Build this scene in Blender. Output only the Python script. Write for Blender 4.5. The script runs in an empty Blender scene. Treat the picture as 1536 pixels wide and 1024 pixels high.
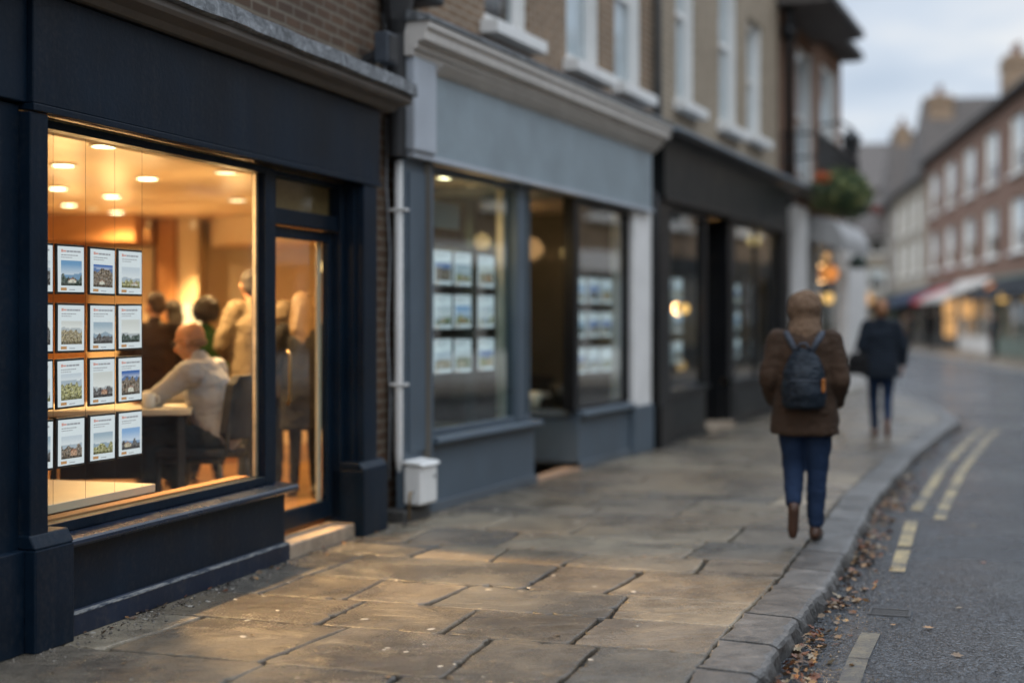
import bpy, math, random
from mathutils import Vector, Matrix, noise, Euler
import bmesh
R = math.radians
SC = bpy.context.scene
COL = SC.collection
random.seed(7)
V = Vector

# ------------------------------------------------------------------ basics
class MB:
    def __init__(s): s.v = []; s.f = []; s.c = []
    def add(s, vs, fs, col=None):
        n = len(s.v); s.v += [tuple(v) for v in vs]; s.f += [tuple(i+n for i in f) for f in fs]
        s.c += [col or (1, 1, 1)]*len(vs); return s
    def box(s, x0, x1, y0, y1, z0, z1, col=None):
        return s.add([(x0,y0,z0),(x1,y0,z0),(x1,y1,z0),(x0,y1,z0),(x0,y0,z1),(x1,y0,z1),(x1,y1,z1),(x0,y1,z1)],
                     [(0,3,2,1),(4,5,6,7),(0,1,5,4),(1,2,6,5),(2,3,7,6),(3,0,4,7)], col)
    def prof(s, pts, x0, x1, col=None):                 # (y,z) profile swept along x
        n = len(pts); vs = [(x0,y,z) for y,z in pts]+[(x1,y,z) for y,z in pts]
        return s.add(vs, [tuple(range(n))[::-1], tuple(range(n,2*n))]+[(i,(i+1)%n,(i+1)%n+n,i+n) for i in range(n)], col)
    def prism(s, pts, z0, z1, col=None):                # (x,y) outline raised in z
        n = len(pts); vs = [(x,y,z0) for x,y in pts]+[(x,y,z1) for x,y in pts]
        return s.add(vs, [tuple(range(n))[::-1], tuple(range(n,2*n))]+[(i,(i+1)%n,(i+1)%n+n,i+n) for i in range(n)], col)
    def seg(s, p, q, t, z0, z1):                        # wall segment between two plan points
        d = (V(q)-V(p)).normalized(); n = V((-d.y, d.x))*t
        return s.prism([tuple(p), tuple(q), tuple(V(q)+n), tuple(V(p)+n)], z0, z1)
    def tube(s, pts, r, n=10, col=None, cap=True):
        pts = [V(p) for p in pts]; rs = r if isinstance(r, (list, tuple)) else [r]*len(pts)
        rings = []; base = len(s.v)
        for i, p in enumerate(pts):
            d = (pts[min(i+1, len(pts)-1)]-pts[max(i-1, 0)]).normalized()
            a = d.orthogonal().normalized() if i == 0 else (a-d*a.dot(d)).normalized()
            b = d.cross(a)
            rings += [p+(a*math.cos(2*math.pi*k/n)+b*math.sin(2*math.pi*k/n))*rs[i] for k in range(n)]
        fs = [(i*n+k, i*n+(k+1)%n, (i+1)*n+(k+1)%n, (i+1)*n+k) for i in range(len(pts)-1) for k in range(n)]
        if cap: fs += [tuple(range(n))[::-1], tuple(range((len(pts)-1)*n, len(pts)*n))]
        return s.add(rings, fs, col)
    def lathe(s, pr, c=(0,0,0), n=20, col=None):        # (r,z) profile about z
        vs = [(c[0]+r*math.cos(2*math.pi*k/n), c[1]+r*math.sin(2*math.pi*k/n), c[2]+z) for r, z in pr for k in range(n)]
        m = len(pr); fs = [(i*n+k, i*n+(k+1)%n, (i+1)*n+(k+1)%n, (i+1)*n+k) for i in range(m-1) for k in range(n)]
        return s.add(vs, fs+[tuple(range(n))[::-1], tuple(range((m-1)*n, m*n))], col)
    def ell(s, c, r, rot=(0,0,0), nu=18, nv=12, col=None):
        M = Euler(rot).to_matrix(); c = V(c); vs = []
        for j in range(1, nv):
            t = math.pi*j/nv
            for i in range(nu):
                a = 2*math.pi*i/nu
                vs.append(c+M@V((r[0]*math.sin(t)*math.cos(a), r[1]*math.sin(t)*math.sin(a), r[2]*math.cos(t))))
        vs += [c+M@V((0,0,r[2])), c+M@V((0,0,-r[2]))]; T = len(vs)-2
        fs = [(j*nu+i, (j+1)*nu+i, (j+1)*nu+(i+1)%nu, j*nu+(i+1)%nu) for j in range(nv-2) for i in range(nu)]
        fs += [(T, i, (i+1)%nu) for i in range(nu)]+[(T+1, (nv-2)*nu+(i+1)%nu, (nv-2)*nu+i) for i in range(nu)]
        return s.add(vs, fs, col)
    def cap(s, p, q, r0, r1, n=12):                     # tapered capsule
        p, q = V(p), V(q); d = (q-p); L = d.length or 1e-4; d.normalize(); pts = []; rs = []
        for a in (80, 55, 30, 0): pts.append(p-d*r0*math.sin(R(a))); rs.append(r0*math.cos(R(a)))
        for a in (0, 30, 55, 80): pts.append(q+d*r1*math.sin(R(a))); rs.append(r1*math.cos(R(a)))
        return s.tube(pts, rs, n)
    def loft(s, rings, n=24):                           # (cx,cy,cz,rx,ry) stacked ellipses
        vs = [(c[0]+c[3]*math.cos(2*math.pi*k/n), c[1]+c[4]*math.sin(2*math.pi*k/n), c[2]) for c in rings for k in range(n)]
        m = len(rings); fs = [(i*n+k, i*n+(k+1)%n, (i+1)*n+(k+1)%n, (i+1)*n+k) for i in range(m-1) for k in range(n)]
        return s.add(vs, fs+[tuple(range(n))[::-1], tuple(range((m-1)*n, m*n))])
    def wall(s, x0, x1, z0, z1, y0, y1, ops):
        xs = sorted({x0, x1, *[a for o in ops for a in o[:2]]}); zs = sorted({z0, z1, *[a for o in ops for a in o[2:]]})
        xs = [x for x in xs if x0 <= x <= x1]; zs = [z for z in zs if z0 <= z <= z1]
        hole = lambda a, b: any(o[0] < a < o[1] and o[2] < b < o[3] for o in ops)
        for i in range(len(xs)-1):
            for j in range(len(zs)-1):
                a, b, c, d = xs[i], xs[i+1], zs[j], zs[j+1]
                if hole((a+b)/2, (c+d)/2): continue
                s.add([(a,y0,c),(b,y0,c),(b,y0,d),(a,y0,d)], [(0,1,2,3)]); s.add([(a,y1,c),(b,y1,c),(b,y1,d),(a,y1,d)], [(3,2,1,0)])
        for a, b, c, d in ops:
            s.add([(a,y0,c),(b,y0,c),(b,y1,c),(a,y1,c)], [(0,1,2,3)]); s.add([(a,y0,d),(b,y0,d),(b,y1,d),(a,y1,d)], [(3,2,1,0)])
            s.add([(a,y0,c),(a,y1,c),(a,y1,d),(a,y0,d)], [(0,1,2,3)]); s.add([(b,y0,c),(b,y1,c),(b,y1,d),(b,y0,d)], [(3,2,1,0)])
        for x in (x0, x1): s.add([(x,y0,z0),(x,y1,z0),(x,y1,z1),(x,y0,z1)], [(0,1,2,3)])
        s.add([(x0,y0,z1),(x1,y0,z1),(x1,y1,z1),(x0,y1,z1)], [(0,1,2,3)])
        return s
    def build(s, name, mat, parent=None, bevel=0, smooth=False, cols=False):
        me = bpy.data.meshes.new(name); me.from_pydata(s.v, [], s.f)
        bm = bmesh.new(); bm.from_mesh(me); bmesh.ops.recalc_face_normals(bm, faces=bm.faces); bm.to_mesh(me); bm.free()
        if cols:
            at = me.color_attributes.new('Col', 'FLOAT_COLOR', 'POINT')
            at.data.foreach_set('color', [x for c in s.c for x in (*c, 1)])
        me.materials.append(mat); me.update()
        o = bpy.data.objects.new(name, me); COL.objects.link(o); o.parent = parent
        if smooth:
            for p in me.polygons: p.use_smooth = True
        if bevel:
            m = o.modifiers.new('bevel', 'BEVEL'); m.width = bevel; m.segments = 2; m.limit_method = 'ANGLE'; m.angle_limit = R(40)
        return o

def empty(name, label, cat, loc=(0,0,0), rz=0, group=None):
    o = bpy.data.objects.new(name, None); COL.objects.link(o); o.empty_display_size = .2
    o.location = loc; o.rotation_euler = (0, 0, rz); return tag(o, label, cat, group)
def tag(o, label=None, cat=None, group=None, kind=None):
    if label: o['label'] = label
    if cat: o['category'] = cat
    if group: o['group'] = group
    if kind: o['kind'] = kind
    return o
def copytree(o, parent=None):
    c = o.copy(); COL.objects.link(c); c.parent = parent
    for ch in [x for x in o.children]: copytree(ch, c)
    return c

# ------------------------------------------------------------------ materials
class NT:
    def __init__(s, name, world=None):
        if world: s.t = world.node_tree
        else:
            s.m = bpy.data.materials.new(name); s.m.use_nodes = True; s.t = s.m.node_tree
        s.t.nodes.clear()
    def n(s, typ, ins=None, **kw):
        n = s.t.nodes.new('ShaderNode'+typ)
        for k, v in kw.items(): setattr(n, k, v)
        for k, v in (ins or {}).items():
            i = n.inputs[k]
            if isinstance(v, bpy.types.NodeSocket): s.t.links.new(v, i)
            elif isinstance(v, bpy.types.Node): s.t.links.new(v.outputs[0], i)
            else: i.default_value = (*v, 1) if isinstance(v, tuple) and len(v) == 3 and i.type == 'RGBA' else v
        return n
    def noise(s, vec, scale, detail=6, rough=.6, dist=0):
        return s.n('TexNoise', {'Vector': vec, 'Scale': scale, 'Detail': detail, 'Roughness': rough, 'Distortion': dist}).outputs['Fac']
    def ramp(s, fac, stops):
        r = s.n('ValToRGB', {'Fac': fac}); e = r.color_ramp.elements
        while len(e) < len(stops): e.new(.5)
        for x, (p, c) in zip(e, stops): x.position = p; x.color = (*c, 1) if isinstance(c, tuple) else (c, c, c, 1)
        return r.outputs[0]
    def mix(s, f, a, b, blend='MIX'):
        m = s.n('Mix', data_type='RGBA', blend_type=blend); 
        for idx, v in ((0, f), (6, a), (7, b)):
            i = m.inputs[idx]
            if isinstance(v, bpy.types.NodeSocket): s.t.links.new(v, i)
            else: i.default_value = (*v, 1) if isinstance(v, tuple) else v
        return m.outputs[2]
    def math(s, op, a, b=0.0, c=0.0):
        return s.n('Math', {0: a, 1: b, 2: c}, operation=op).outputs[0]
    def bump(s, h, st, dist=.01, nrm=None):
        d = {'Height': h, 'Strength': st, 'Distance': dist}
        if nrm: d['Normal'] = nrm
        return s.n('Bump', d).outputs[0]
    def obj(s): return s.n('TexCoord').outputs['Object']
    def out(s, sh):
        if isinstance(sh, bpy.types.Node): sh = sh.outputs[0]
        s.t.links.new(sh, s.n('OutputMaterial').inputs[0]); return s.m
    def pbr(s, col, rough, nrm=None, metal=0.0, spec=.5, **kw):
        d = {'Base Color': col, 'Roughness': rough, 'Metallic': metal, 'Specular IOR Level': spec}
        if nrm: d['Normal'] = nrm
        d.update(kw); return s.n('BsdfPrincipled', d)

def paint(name, col, rough=.35, var=.25, dirt=.3, bump=.12, metal=0.0, spec=.5):
    t = NT(name); v = t.obj()
    n1 = t.noise(v, 2.2, 5, .6); n2 = t.noise(v, 34, 5, .65)
    st = t.noise(t.n('Mapping', {'Vector': v, 'Scale': (14, 14, .9)}).outputs[0], 1, 4, .6)
    c = t.mix(t.ramp(n1, [(.3, 0.0), (.75, 1.0)]), tuple(x*(1-var) for x in col), tuple(min(1, x*(1+var)) for x in col))
    dc = tuple(.5*x+.5*y for x, y in zip(col, (.09, .08, .07)))
    c = t.mix(t.math('MULTIPLY', t.ramp(t.math('MULTIPLY', st, n2), [(.25, 0.0), (.42, 1.0)]), dirt), c, dc)
    r = t.math('MULTIPLY_ADD', n1, .25, rough-.1)
    return t.out(t.pbr(c, r, t.bump(t.math('ADD', n2, t.math('MULTIPLY', n1, 2)), bump, .004), metal, spec))
def plain(name, col, rough=.6, sc=20, var=.2, bump=.2, metal=0.0, dist=.005, **kw):
    t = NT(name); v = t.obj(); n1 = t.noise(v, sc, 6, .65)
    c = t.mix(t.ramp(n1, [(.3, 0.0), (.7, 1.0)]), tuple(x*(1-var) for x in col), tuple(min(1, x*(1+var)) for x in col))
    return t.out(t.pbr(c, rough, t.bump(n1, bump, dist), metal, **kw))
def cloth(name, col, rough=.9, weave=260, var=.18, sheen=.03):
    t = NT(name); v = t.obj(); n0 = t.noise(v, 5, 4, .6); n1 = t.noise(v, weave, 2, .6)
    c = t.mix(t.ramp(n0, [(.3, 0.0), (.7, 1.0)]), tuple(x*(1-var) for x in col), tuple(min(1, x*(1+var)) for x in col))
    c = t.mix(t.math('MULTIPLY', n1, .5), c, tuple(x*.55 for x in col))
    f = t.noise(t.n('Mapping', {'Vector': v, 'Scale': (7, 7, 12)}).outputs[0], 1, 3, .5, .6)
    return t.out(t.pbr(c, rough, t.bump(t.math('ADD', f, t.math('MULTIPLY', n1, .08)), .5, .03), 0, .2, **{'Sheen Weight': sheen}))
def brick(name, c1, c2, mortar, bw=.225, rh=.075, soot=.4):
    t = NT(name); x = t.n('SeparateXYZ', {'Vector': t.obj()})
    v = t.n('CombineXYZ', {0: t.math('ADD', x.outputs[0], x.outputs[1]), 1: x.outputs[2]}).outputs[0]
    w = t.n('VectorMath', {0: v, 1: t.n('VectorMath', {0: t.n('TexNoise', {'Vector': v, 'Scale': 6.0}).outputs['Color'], 'Scale': .012}, operation='SCALE').outputs[0]}, operation='ADD').outputs[0]
    b = t.n('TexBrick', {'Vector': w, 'Color1': c1, 'Color2': c2, 'Mortar': mortar, 'Scale': 1.0, 'Mortar Size': .012, 'Mortar Smooth': .2, 'Bias': -.1, 'Brick Width': bw, 'Row Height': rh})
    b.offset = .5
    n1 = t.noise(v, 1.1, 6, .65); n2 = t.noise(v, 60, 5, .7); n3 = t.noise(t.n('Mapping', {'Vector': v, 'Scale': (4.4, 13.3, 1)}).outputs[0], 1, 1)
    c = t.mix(t.ramp(n3, [(.35, 0.0), (.65, 1.0)]), b.outputs[0], tuple(x*.6 for x in c1))
    c = t.mix(.35, c, t.mix(n3, b.outputs[0], c2)); c = t.mix(b.outputs['Fac'], c, mortar)
    c = t.mix(t.math('MULTIPLY', t.ramp(n1, [(.35, 0.0), (.7, 1.0)]), soot), c, tuple(x*.35 for x in c2))
    c = t.mix(t.math('MULTIPLY', n2, .35), c, tuple(x*.5 for x in c2))
    h = t.math('MULTIPLY_ADD', b.outputs['Fac'], -1.0, t.math('MULTIPLY', n2, .4))
    return t.out(t.pbr(c, .85, t.bump(h, .7, .008), 0, .25))
def thin_glass(name, tint=(.93, .96, .95), refl=1.0):
    t = NT(name)
    fr = t.n('Fresnel', {'IOR': 1.5}); v = t.obj(); n = t.noise(v, 1.3, 2, .5)
    nm = t.bump(n, .04, .02)
    g = t.n('BsdfGlossy', {'Color': (1, 1, 1), 'Roughness': .015, 'Normal': nm}); tr = t.n('BsdfTransparent', {'Color': tint})
    sm = t.noise(t.n('Mapping', {'Vector': v, 'Scale': (1.4, 1.4, .5)}).outputs[0], 3, 5, .7)
    d = t.n('BsdfDiffuse', {'Color': (.5, .5, .5)})
    front = t.math('SUBTRACT', 1.0, t.n('NewGeometry').outputs['Backfacing'])
    m = t.n('MixShader', {0: t.math('MULTIPLY', t.math('MULTIPLY', fr.outputs[0], refl), front), 1: tr.outputs[0], 2: g.outputs[0]})
    m = t.n('MixShader', {0: t.math('MULTIPLY', t.ramp(sm, [(.45, 0.0), (.8, 1.0)]), .008), 1: m.outputs[0], 2: d.outputs[0]})
    return t.out(m)
def emit(name, col, st):
    t = NT(name); return t.out(t.n('Emission', {'Color': col, 'Strength': st}))

M = {}
M['navy'] = paint('navy_paint', (.0042, .012, .024), .38, .35, .25, .3, 0, .15)
M['navy_worn'] = paint('navy_paint_worn', (.012, .02, .04), .45, .4, .7, .3, 0, .3)
M['grey'] = paint('grey_paint', (.085, .115, .145), .5, .16, .35)
M['greylt'] = paint('light_grey_paint', (.42, .46, .51), .5, .1, .25)
M['black'] = paint('black_paint', (.007, .008, .010), .35, .3, .3, .12, 0, .3)
M['char'] = paint('charcoal_paint', (.010, .014, .016), .40, .25, .25, .12, 0, .3)
M['white'] = paint('white_paint', (.78, .78, .76), .5, .06, .35)
M['stonepaint'] = paint('cornice_paint', (.60, .57, .53), .6, .12, .4)
M['brickA'] = brick('brown_brick', (.17, .10, .06), (.085, .055, .04), (.20, .17, .13), soot=.35)
M['brickB'] = brick('buff_brick', (.36, .23, .14), (.21, .135, .085), (.42, .36, .28), soot=.35)
M['brickC'] = brick('yellow_stock_brick', (.43, .34, .24), (.28, .22, .15), (.46, .40, .32), soot=.25)
M['brickD'] = brick('orange_brick', (.28, .13, .065), (.21, .10, .055), (.25, .2, .16), soot=.2)
M['brickR'] = brick('red_brick', (.27, .135, .09), (.19, .095, .065), (.27, .22, .18), soot=.25)
M['render'] = plain('cream_render', (.30, .265, .215), .9, 3, .25)
M['rendg'] = plain('grey_render', (.21, .19, .17), .9, 3, .25)
M['slate'] = plain('roof_tiles', (.085, .075, .07), .75, 6, .35, .5)
M['dark'] = plain('dark_metal', (.02, .021, .023), .5, 30)
M['glass'] = thin_glass('shop_glass', refl=.75)
M['glassB'] = thin_glass('reflective_glass', (.72, .80, .80), 1.5)
M['glassU'] = thin_glass('window_glass', (.9, .93, .94), 1.1)
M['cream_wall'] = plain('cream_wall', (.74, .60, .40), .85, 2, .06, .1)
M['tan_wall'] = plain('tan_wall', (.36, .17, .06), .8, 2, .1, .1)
M['ceil'] = plain('ceiling_paint', (.74, .56, .34), .4, 2, .05, .05)
M['wood'] = plain('orange_wood', (.30, .11, .035), .45, 12, .3)
M['floor'] = plain('wood_floor', (.20, .11, .05), .4, 5, .3)
M['cream'] = plain('cream_laminate', (.62, .55, .42), .4, 4, .05, .05)
M['gwall'] = plain('shop_back_wall', (.11, .10, .085), .8, 2, .15)
M['gfloor'] = plain('shop_floor', (.08, .07, .06), .5, 3, .2)
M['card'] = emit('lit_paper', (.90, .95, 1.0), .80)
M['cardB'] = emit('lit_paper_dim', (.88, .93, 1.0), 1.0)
M['ink'] = emit('ink_grey', (.42, .42, .46), .8)
M['inkr'] = emit('ink_red', (.8, .42, .38), .8)
M['inko'] = emit('ink_orange', (.85, .45, .2), .6)
M['lens'] = emit('lamp_lens', (1.0, .80, .45), 16)
M['lensdim'] = emit('lamp_lens_dim', (1.0, .72, .40), 5)
M['globe'] = emit('globe_glow', (1.0, .62, .24), 2.2)
M['skin'] = plain('skin', (.50, .25, .15), .5, 30, .12, .1, **{'Subsurface Weight': .1})
M['hairb'] = plain('brown_hair', (.05, .028, .016), .55, 90, .5, .8)
M['hairk'] = plain('dark_hair', (.018, .013, .01), .5, 90, .5, .8)
M['hairg'] = plain('greying_hair', (.045, .036, .03), .7, 90, .4, .8)
M['hairy'] = plain('blonde_hair', (.14, .09, .045), .5, 70, .4, .8)
M['hairr'] = plain('ginger_hair', (.24, .11, .05), .6, 80, .4, .8)
M['leaf'] = None
def picmat():
    t = NT('printed_picture'); a = t.n('VertexColor', layer_name='Col')
    return t.out(t.n('Emission', {'Color': a.outputs[0], 'Strength': .85}))
M['pic'] = picmat()
def picmatB():
    t = NT('printed_picture_dim'); a = t.n('VertexColor', layer_name='Col')
    return t.out(t.n('Emission', {'Color': a.outputs[0], 'Strength': .9}))
M['picB'] = picmatB()

def lead_mat():
    t = NT('weathered_lead'); v = t.obj(); n1 = t.noise(v, 9, 8, .75, 1.0); n2 = t.noise(v, 45, 4, .7)
    c = t.ramp(n1, [(.35, (.05, .055, .06)), (.5, (.17, .185, .20)), (.68, (.38, .40, .42))])
    return t.out(t.pbr(t.mix(t.math('MULTIPLY', n2, .4), c, (.07, .07, .065)), .6, t.bump(t.math('ADD', n1, n2), .6, .012), .2))
M['lead'] = lead_mat()

def slab_mat():
    t = NT('york_stone'); v = t.obj(); a = t.n('VertexColor', layer_name='Col').outputs[0]
    big = t.noise(v, 1.1, 6, .65); mid = t.noise(v, 4, 9, .75, .5); fine = t.noise(v, 70, 6, .75); sp = t.noise(v, 190, 3, .8)
    c = t.mix(t.ramp(mid, [(.3, 0.0), (.7, 1.0)]), t.mix(1.0, a, (.50, .46, .41), 'MULTIPLY'), t.mix(1.0, a, (1.5, 1.42, 1.28), 'MULTIPLY'))
    c = t.mix(t.math('MULTIPLY', t.ramp(fine, [(.42, 0.0), (.66, 1.0)]), .6), c, (.045, .040, .033))
    c = t.mix(t.math('MULTIPLY', t.ramp(sp, [(.54, 0.0), (.66, 1.0)]), .6), c, (.46, .42, .34))
    damp = t.ramp(big, [(.40, 0.0), (.62, 1.0)])
    c = t.mix(t.math('MULTIPLY', damp, .7), c, t.mix(1.0, c, (.42, .43, .47), 'MULTIPLY'))
    r = t.math('ADD', t.math('MULTIPLY_ADD', damp, -.20, .38), t.math('MULTIPLY', t.math('SUBTRACT', fine, .5), .5))
    lay = t.noise(t.n('Mapping', {'Vector': v, 'Scale': (1, 2.2, 1)}).outputs[0], 2.6, 7, .6, 1.2)
    h = t.math('ADD', t.math('MULTIPLY', t.ramp(lay, [(.42, 0.0), (.5, .5), (.62, 1.0)]), .8), t.math('ADD', t.math('MULTIPLY', fine, .35), t.math('MULTIPLY', sp, .12)))
    return t.out(t.pbr(c, r, t.bump(h, .75, .012), 0, .5))
M['slab'] = slab_mat()
def granite_mat():
    t = NT('granite_kerb'); v = t.obj(); a = t.n('VertexColor', layer_name='Col').outputs[0]
    n1 = t.noise(v, 5, 9, .75); n2 = t.noise(v, 90, 4, .8)
    c = t.mix(t.ramp(n1, [(.38, 0.0), (.62, 1.0)]), t.mix(1.0, a, (.28, .28, .28), 'MULTIPLY'), a)
    c = t.mix(t.math('MULTIPLY', t.ramp(n2, [(.50, 0.0), (.66, 1.0)]), .5), c, (.30, .29, .28))
    return t.out(t.pbr(c, t.math('MULTIPLY_ADD', n1, .4, .22), t.bump(t.math('ADD', n1, t.math('MULTIPLY', n2, .35)), .9, .015), 0, .5))
M['granite'] = granite_mat()
def asphalt_mat():
    t = NT('wet_asphalt'); v = t.obj()
    vo = t.n('TexVoronoi', {'Vector': v, 'Scale': 70.0, 'Randomness': 1.0}); d = vo.outputs['Distance']
    vo2 = t.n('TexVoronoi', {'Vector': v, 'Scale': 38.0}); big = t.noise(v, .5, 5, .6); mid = t.noise(v, 3, 6, .65)
    cell = t.n('SeparateColor', {0: vo.outputs['Color']}).outputs[0]
    c = t.mix(t.ramp(cell, [(.3, 0.0), (.95, 1.0)]), (.004, .006, .009), (.095, .112, .135))
    c = t.mix(t.ramp(mid, [(.35, 0.0), (.7, .6)]), c, (.015, .019, .025))
    wet = t.ramp(t.math('ADD', t.math('MULTIPLY', big, .7), t.math('MULTIPLY', mid, .3)), [(.42, 0.0), (.56, 1.0)])
    r = t.math('MULTIPLY_ADD', wet, -.22, .32)
    h = t.math('ADD', t.math('MULTIPLY', d, -1.2), t.math('MULTIPLY', vo2.outputs['Distance'], -.4))
    b = t.n('Bump', {'Height': h, 'Strength': t.math('MULTIPLY_ADD', wet, -.5, 1.0), 'Distance': .016}).outputs[0]
    return t.out(t.pbr(c, r, b, 0, .7))
M['asphalt'] = asphalt_mat()
def line_mat():
    t = NT('worn_road_paint'); v = t.obj(); n1 = t.noise(v, 3.2, 7, .75); n2 = t.noise(v, 60, 4, .7)
    a = t.n('VertexColor', layer_name='Col').outputs[0]
    c = t.mix(t.ramp(t.math('ADD', t.math('MULTIPLY', n1, .6), t.math('MULTIPLY', n2, .4)), [(.41, 0.0), (.56, 1.0)]), a, (.05, .052, .055))
    return t.out(t.pbr(c, .5, t.bump(n2, .8, .01)))
M['line'] = line_mat()
def dirt_mat():
    t = NT('joint_soil'); v = t.obj(); n = t.noise(v, 30, 7, .75); n2 = t.noise(v, 3, 5, .6)
    c = t.mix(t.ramp(n2, [(.45, 0.0), (.65, 1.0)]), t.ramp(n, [(.3, (.004, .004, .003)), (.7, (.020, .017, .013))]), (.012, .015, .008))
    return t.out(t.pbr(c, .8, t.bump(n, 1.0, .02)))
M['dirt'] = dirt_mat()
def col_mat(name, rough=.8, trans=False):
    t = NT(name); a = t.n('VertexColor', layer_name='Col').outputs[0]
    n = t.noise(t.obj(), 60, 4, .7)
    return t.out(t.pbr(t.mix(t.math('MULTIPLY', n, .5), a, t.mix(1.0, a, (.45, .42, .4), 'MULTIPLY')), rough, t.bump(n, .3, .004)))
M['litter'] = col_mat('dead_leaf', .55)
M['foliage'] = col_mat('foliage', .6)

# ------------------------------------------------------------------ world, sun, camera
EL, AZ = R(22), R(215)      # soft overcast sun high to the right, behind the camera
w = bpy.data.worlds.new('World'); SC.world = w; w.use_nodes = True
t = NT('', w)
sky = t.n('TexSky', sky_type='NISHITA'); sky.sun_disc = False; sky.sun_elevation = EL; sky.sun_rotation = AZ; sky.dust_density = 2; sky.ozone_density = 2
g = t.n('TexCoord').outputs['Generated']
sx = t.n('SeparateXYZ', {'Vector': g}).outputs
zc = t.math('MAXIMUM', t.math('ADD', sx[2], .12), .05)
cv = t.n('CombineXYZ', {0: t.math('DIVIDE', sx[0], zc), 1: t.math('DIVIDE', sx[1], zc), 2: 0.0}).outputs[0]
cl = t.noise(cv, 1.1, 7, .55, .4)
bg1 = t.n('Background', {'Color': sky.outputs[0], 'Strength': .10})
cc = t.ramp(cl, [(.34, (.60, .70, .84)), (.50, (.76, .84, .95)), (.64, (.96, .98, 1.0))])
zen = t.math('MULTIPLY_ADD', t.n('MapRange', {0: sx[2], 1: .22, 2: .85, 3: 0.0, 4: 1.0}).outputs[0], 2.2, .94)
bg2 = t.n('Background', {'Color': cc, 'Strength': zen})
mx = t.n('MixShader', {0: .88, 1: bg1.outputs[0], 2: bg2.outputs[0]})
t.t.links.new(mx.outputs[0], t.n('OutputWorld').inputs[0])
sl = bpy.data.lights.new('sun', 'SUN'); sl.energy = 1.0; sl.angle = R(30); sl.color = (1, .95, .88)
so = bpy.data.objects.new('sun', sl); COL.objects.link(so)
so.rotation_euler = V((math.sin(AZ)*math.cos(EL), math.cos(AZ)*math.cos(EL), math.sin(EL))).to_track_quat('Z', 'Y').to_euler()
so.location = (6, -4, 12)
cam = bpy.data.cameras.new('camera'); co = bpy.data.objects.new('camera', cam); COL.objects.link(co); SC.camera = co
cam.lens = 50; cam.sensor_width = 36; co.location = (0, 0, 1.5); co.rotation_euler = (R(90), 0, 0)
cam.shift_y = -34/1536; cam.clip_end = 2000; cam.clip_start = .05
cam.dof.use_dof = True; cam.dof.focus_distance = 7.0; cam.dof.aperture_fstop = .66
SC.view_settings.view_transform = 'Standard'; SC.view_settings.look = 'None'; SC.view_settings.exposure = 0; SC.view_settings.gamma = 1
cy = SC.cycles; cy.use_denoising = True; cy.max_bounces = 7; cy.diffuse_bounces = 3; cy.glossy_bounces = 3; cy.transmission_bounces = 4
cy.transparent_max_bounces = 24; cy.sample_clamp_indirect = 4; cy.caustics_reflective = False; cy.caustics_refractive = False; cy.blur_glossy = .5
F = 2133.
def W(px, Z): return (px-768)/F*Z
def ZZ(py, Z): return 1.5-(py-478)/F*Z

# street frames: local x runs along the street, local y into the building
class Fr:
    def __init__(s, px, Z, th):
        s.o = V(((px-768)/F*Z, Z)); t = R(th); s.u = V((math.sin(t), math.cos(t))); s.v = V((-math.cos(t), math.sin(t))); s.rz = R(90-th)
    def w(s, u, y): return s.o+s.u*u+s.v*y
    def l(s, x, Z): d = V((x, Z))-s.o; return (d.dot(s.u), d.dot(s.v))
A = Fr(50, 6.386, 17.86); B = Fr(612, 10.55, 22.8); C = Fr(990, 16.4, 22.5); D = Fr(1190, 24.0, 22)

M['stonepaint2'] = paint('brown_moulding', (.15, .135, .12), .6, .2, .5, .3)
M['navy_sill'] = paint('navy_sill', (.013, .022, .042), .25, .3, .5, .25)
M['brass'] = plain('brass', (.35, .24, .12), .35, 10, .2, .1, 1.0)
M['mesh'] = plain('amber_mesh', (.38, .24, .09), .6, 60, .4)
M['step'] = plain('step_stone', (.33, .26, .19), .6, 14, .3, .5)
M['step2'] = plain('dark_stone', (.05, .048, .045), .7, 14, .4, .6)
M['grey2'] = paint('fascia_grey', (.265, .325, .36), .45, .14, .2)
M['grey_worn'] = paint('grey_plinth', (.10, .12, .14), .55, .2, .6)
M['white2'] = paint('white_render', (.80, .79, .77), .7, .08, .4)
M['stubble'] = plain('grey_stubble', (.27, .16, .11), .8, 80, .3)
def chip_mat():
    t = NT('chipped_edge'); v = t.obj(); n = t.noise(t.n('Mapping', {'Vector': v, 'Scale': (9, 40, 40)}).outputs[0], 1, 6, .75)
    return t.out(t.pbr(t.ramp(n, [(.42, (.008, .017, .035)), (.50, (.10, .11, .12)), (.62, (.22, .22, .21))]), .6, t.bump(n, .6, .004)))
M['chip'] = chip_mat()
M['canopy'] = paint('canopy_white', (.42, .42, .42), .7, .1, .3)
M['red'] = cloth('red_cloth', (.4, .02, .02))
M['tiletan'] = plain('threshold_tile', (.36, .24, .16), .5, 9, .25)
M['tanpanel'] = plain('tan_panel', (.22, .16, .10), .8, 2, .15)
M['gceil'] = plain('shop_ceiling', (.30, .25, .20), .6, 2, .05)
M['signpale'] = plain('pale_sign', (.30, .32, .31), .6, 3, .05)
M['flood'] = plain('flood_housing', (.045, .055, .07), .4, 20)
M['leadblue'] = paint('lead_blue_grey', (.22, .26, .30), .5, .2, .3)
M['pipeg'] = paint('grey_pipe', (.13, .13, .125), .6)
M['globeY'] = emit('yellow_globe', (1.0, .62, .2), 1.1)
M['globeO'] = emit('orange_globe', (1.0, .36, .09), .8)
M['globeD'] = emit('amber_dim', (1.0, .55, .22), .75)
M['globe2'] = emit('lampshade_glow', (1.0, .66, .30), 2.6)
M['green'] = paint('dark_green', (.01, .03, .02))
M['sage'] = paint('sage_green', (.13, .17, .14), .6)
M['awblue'] = cloth('blue_canvas', (.03, .045, .08), sheen=0)
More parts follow.
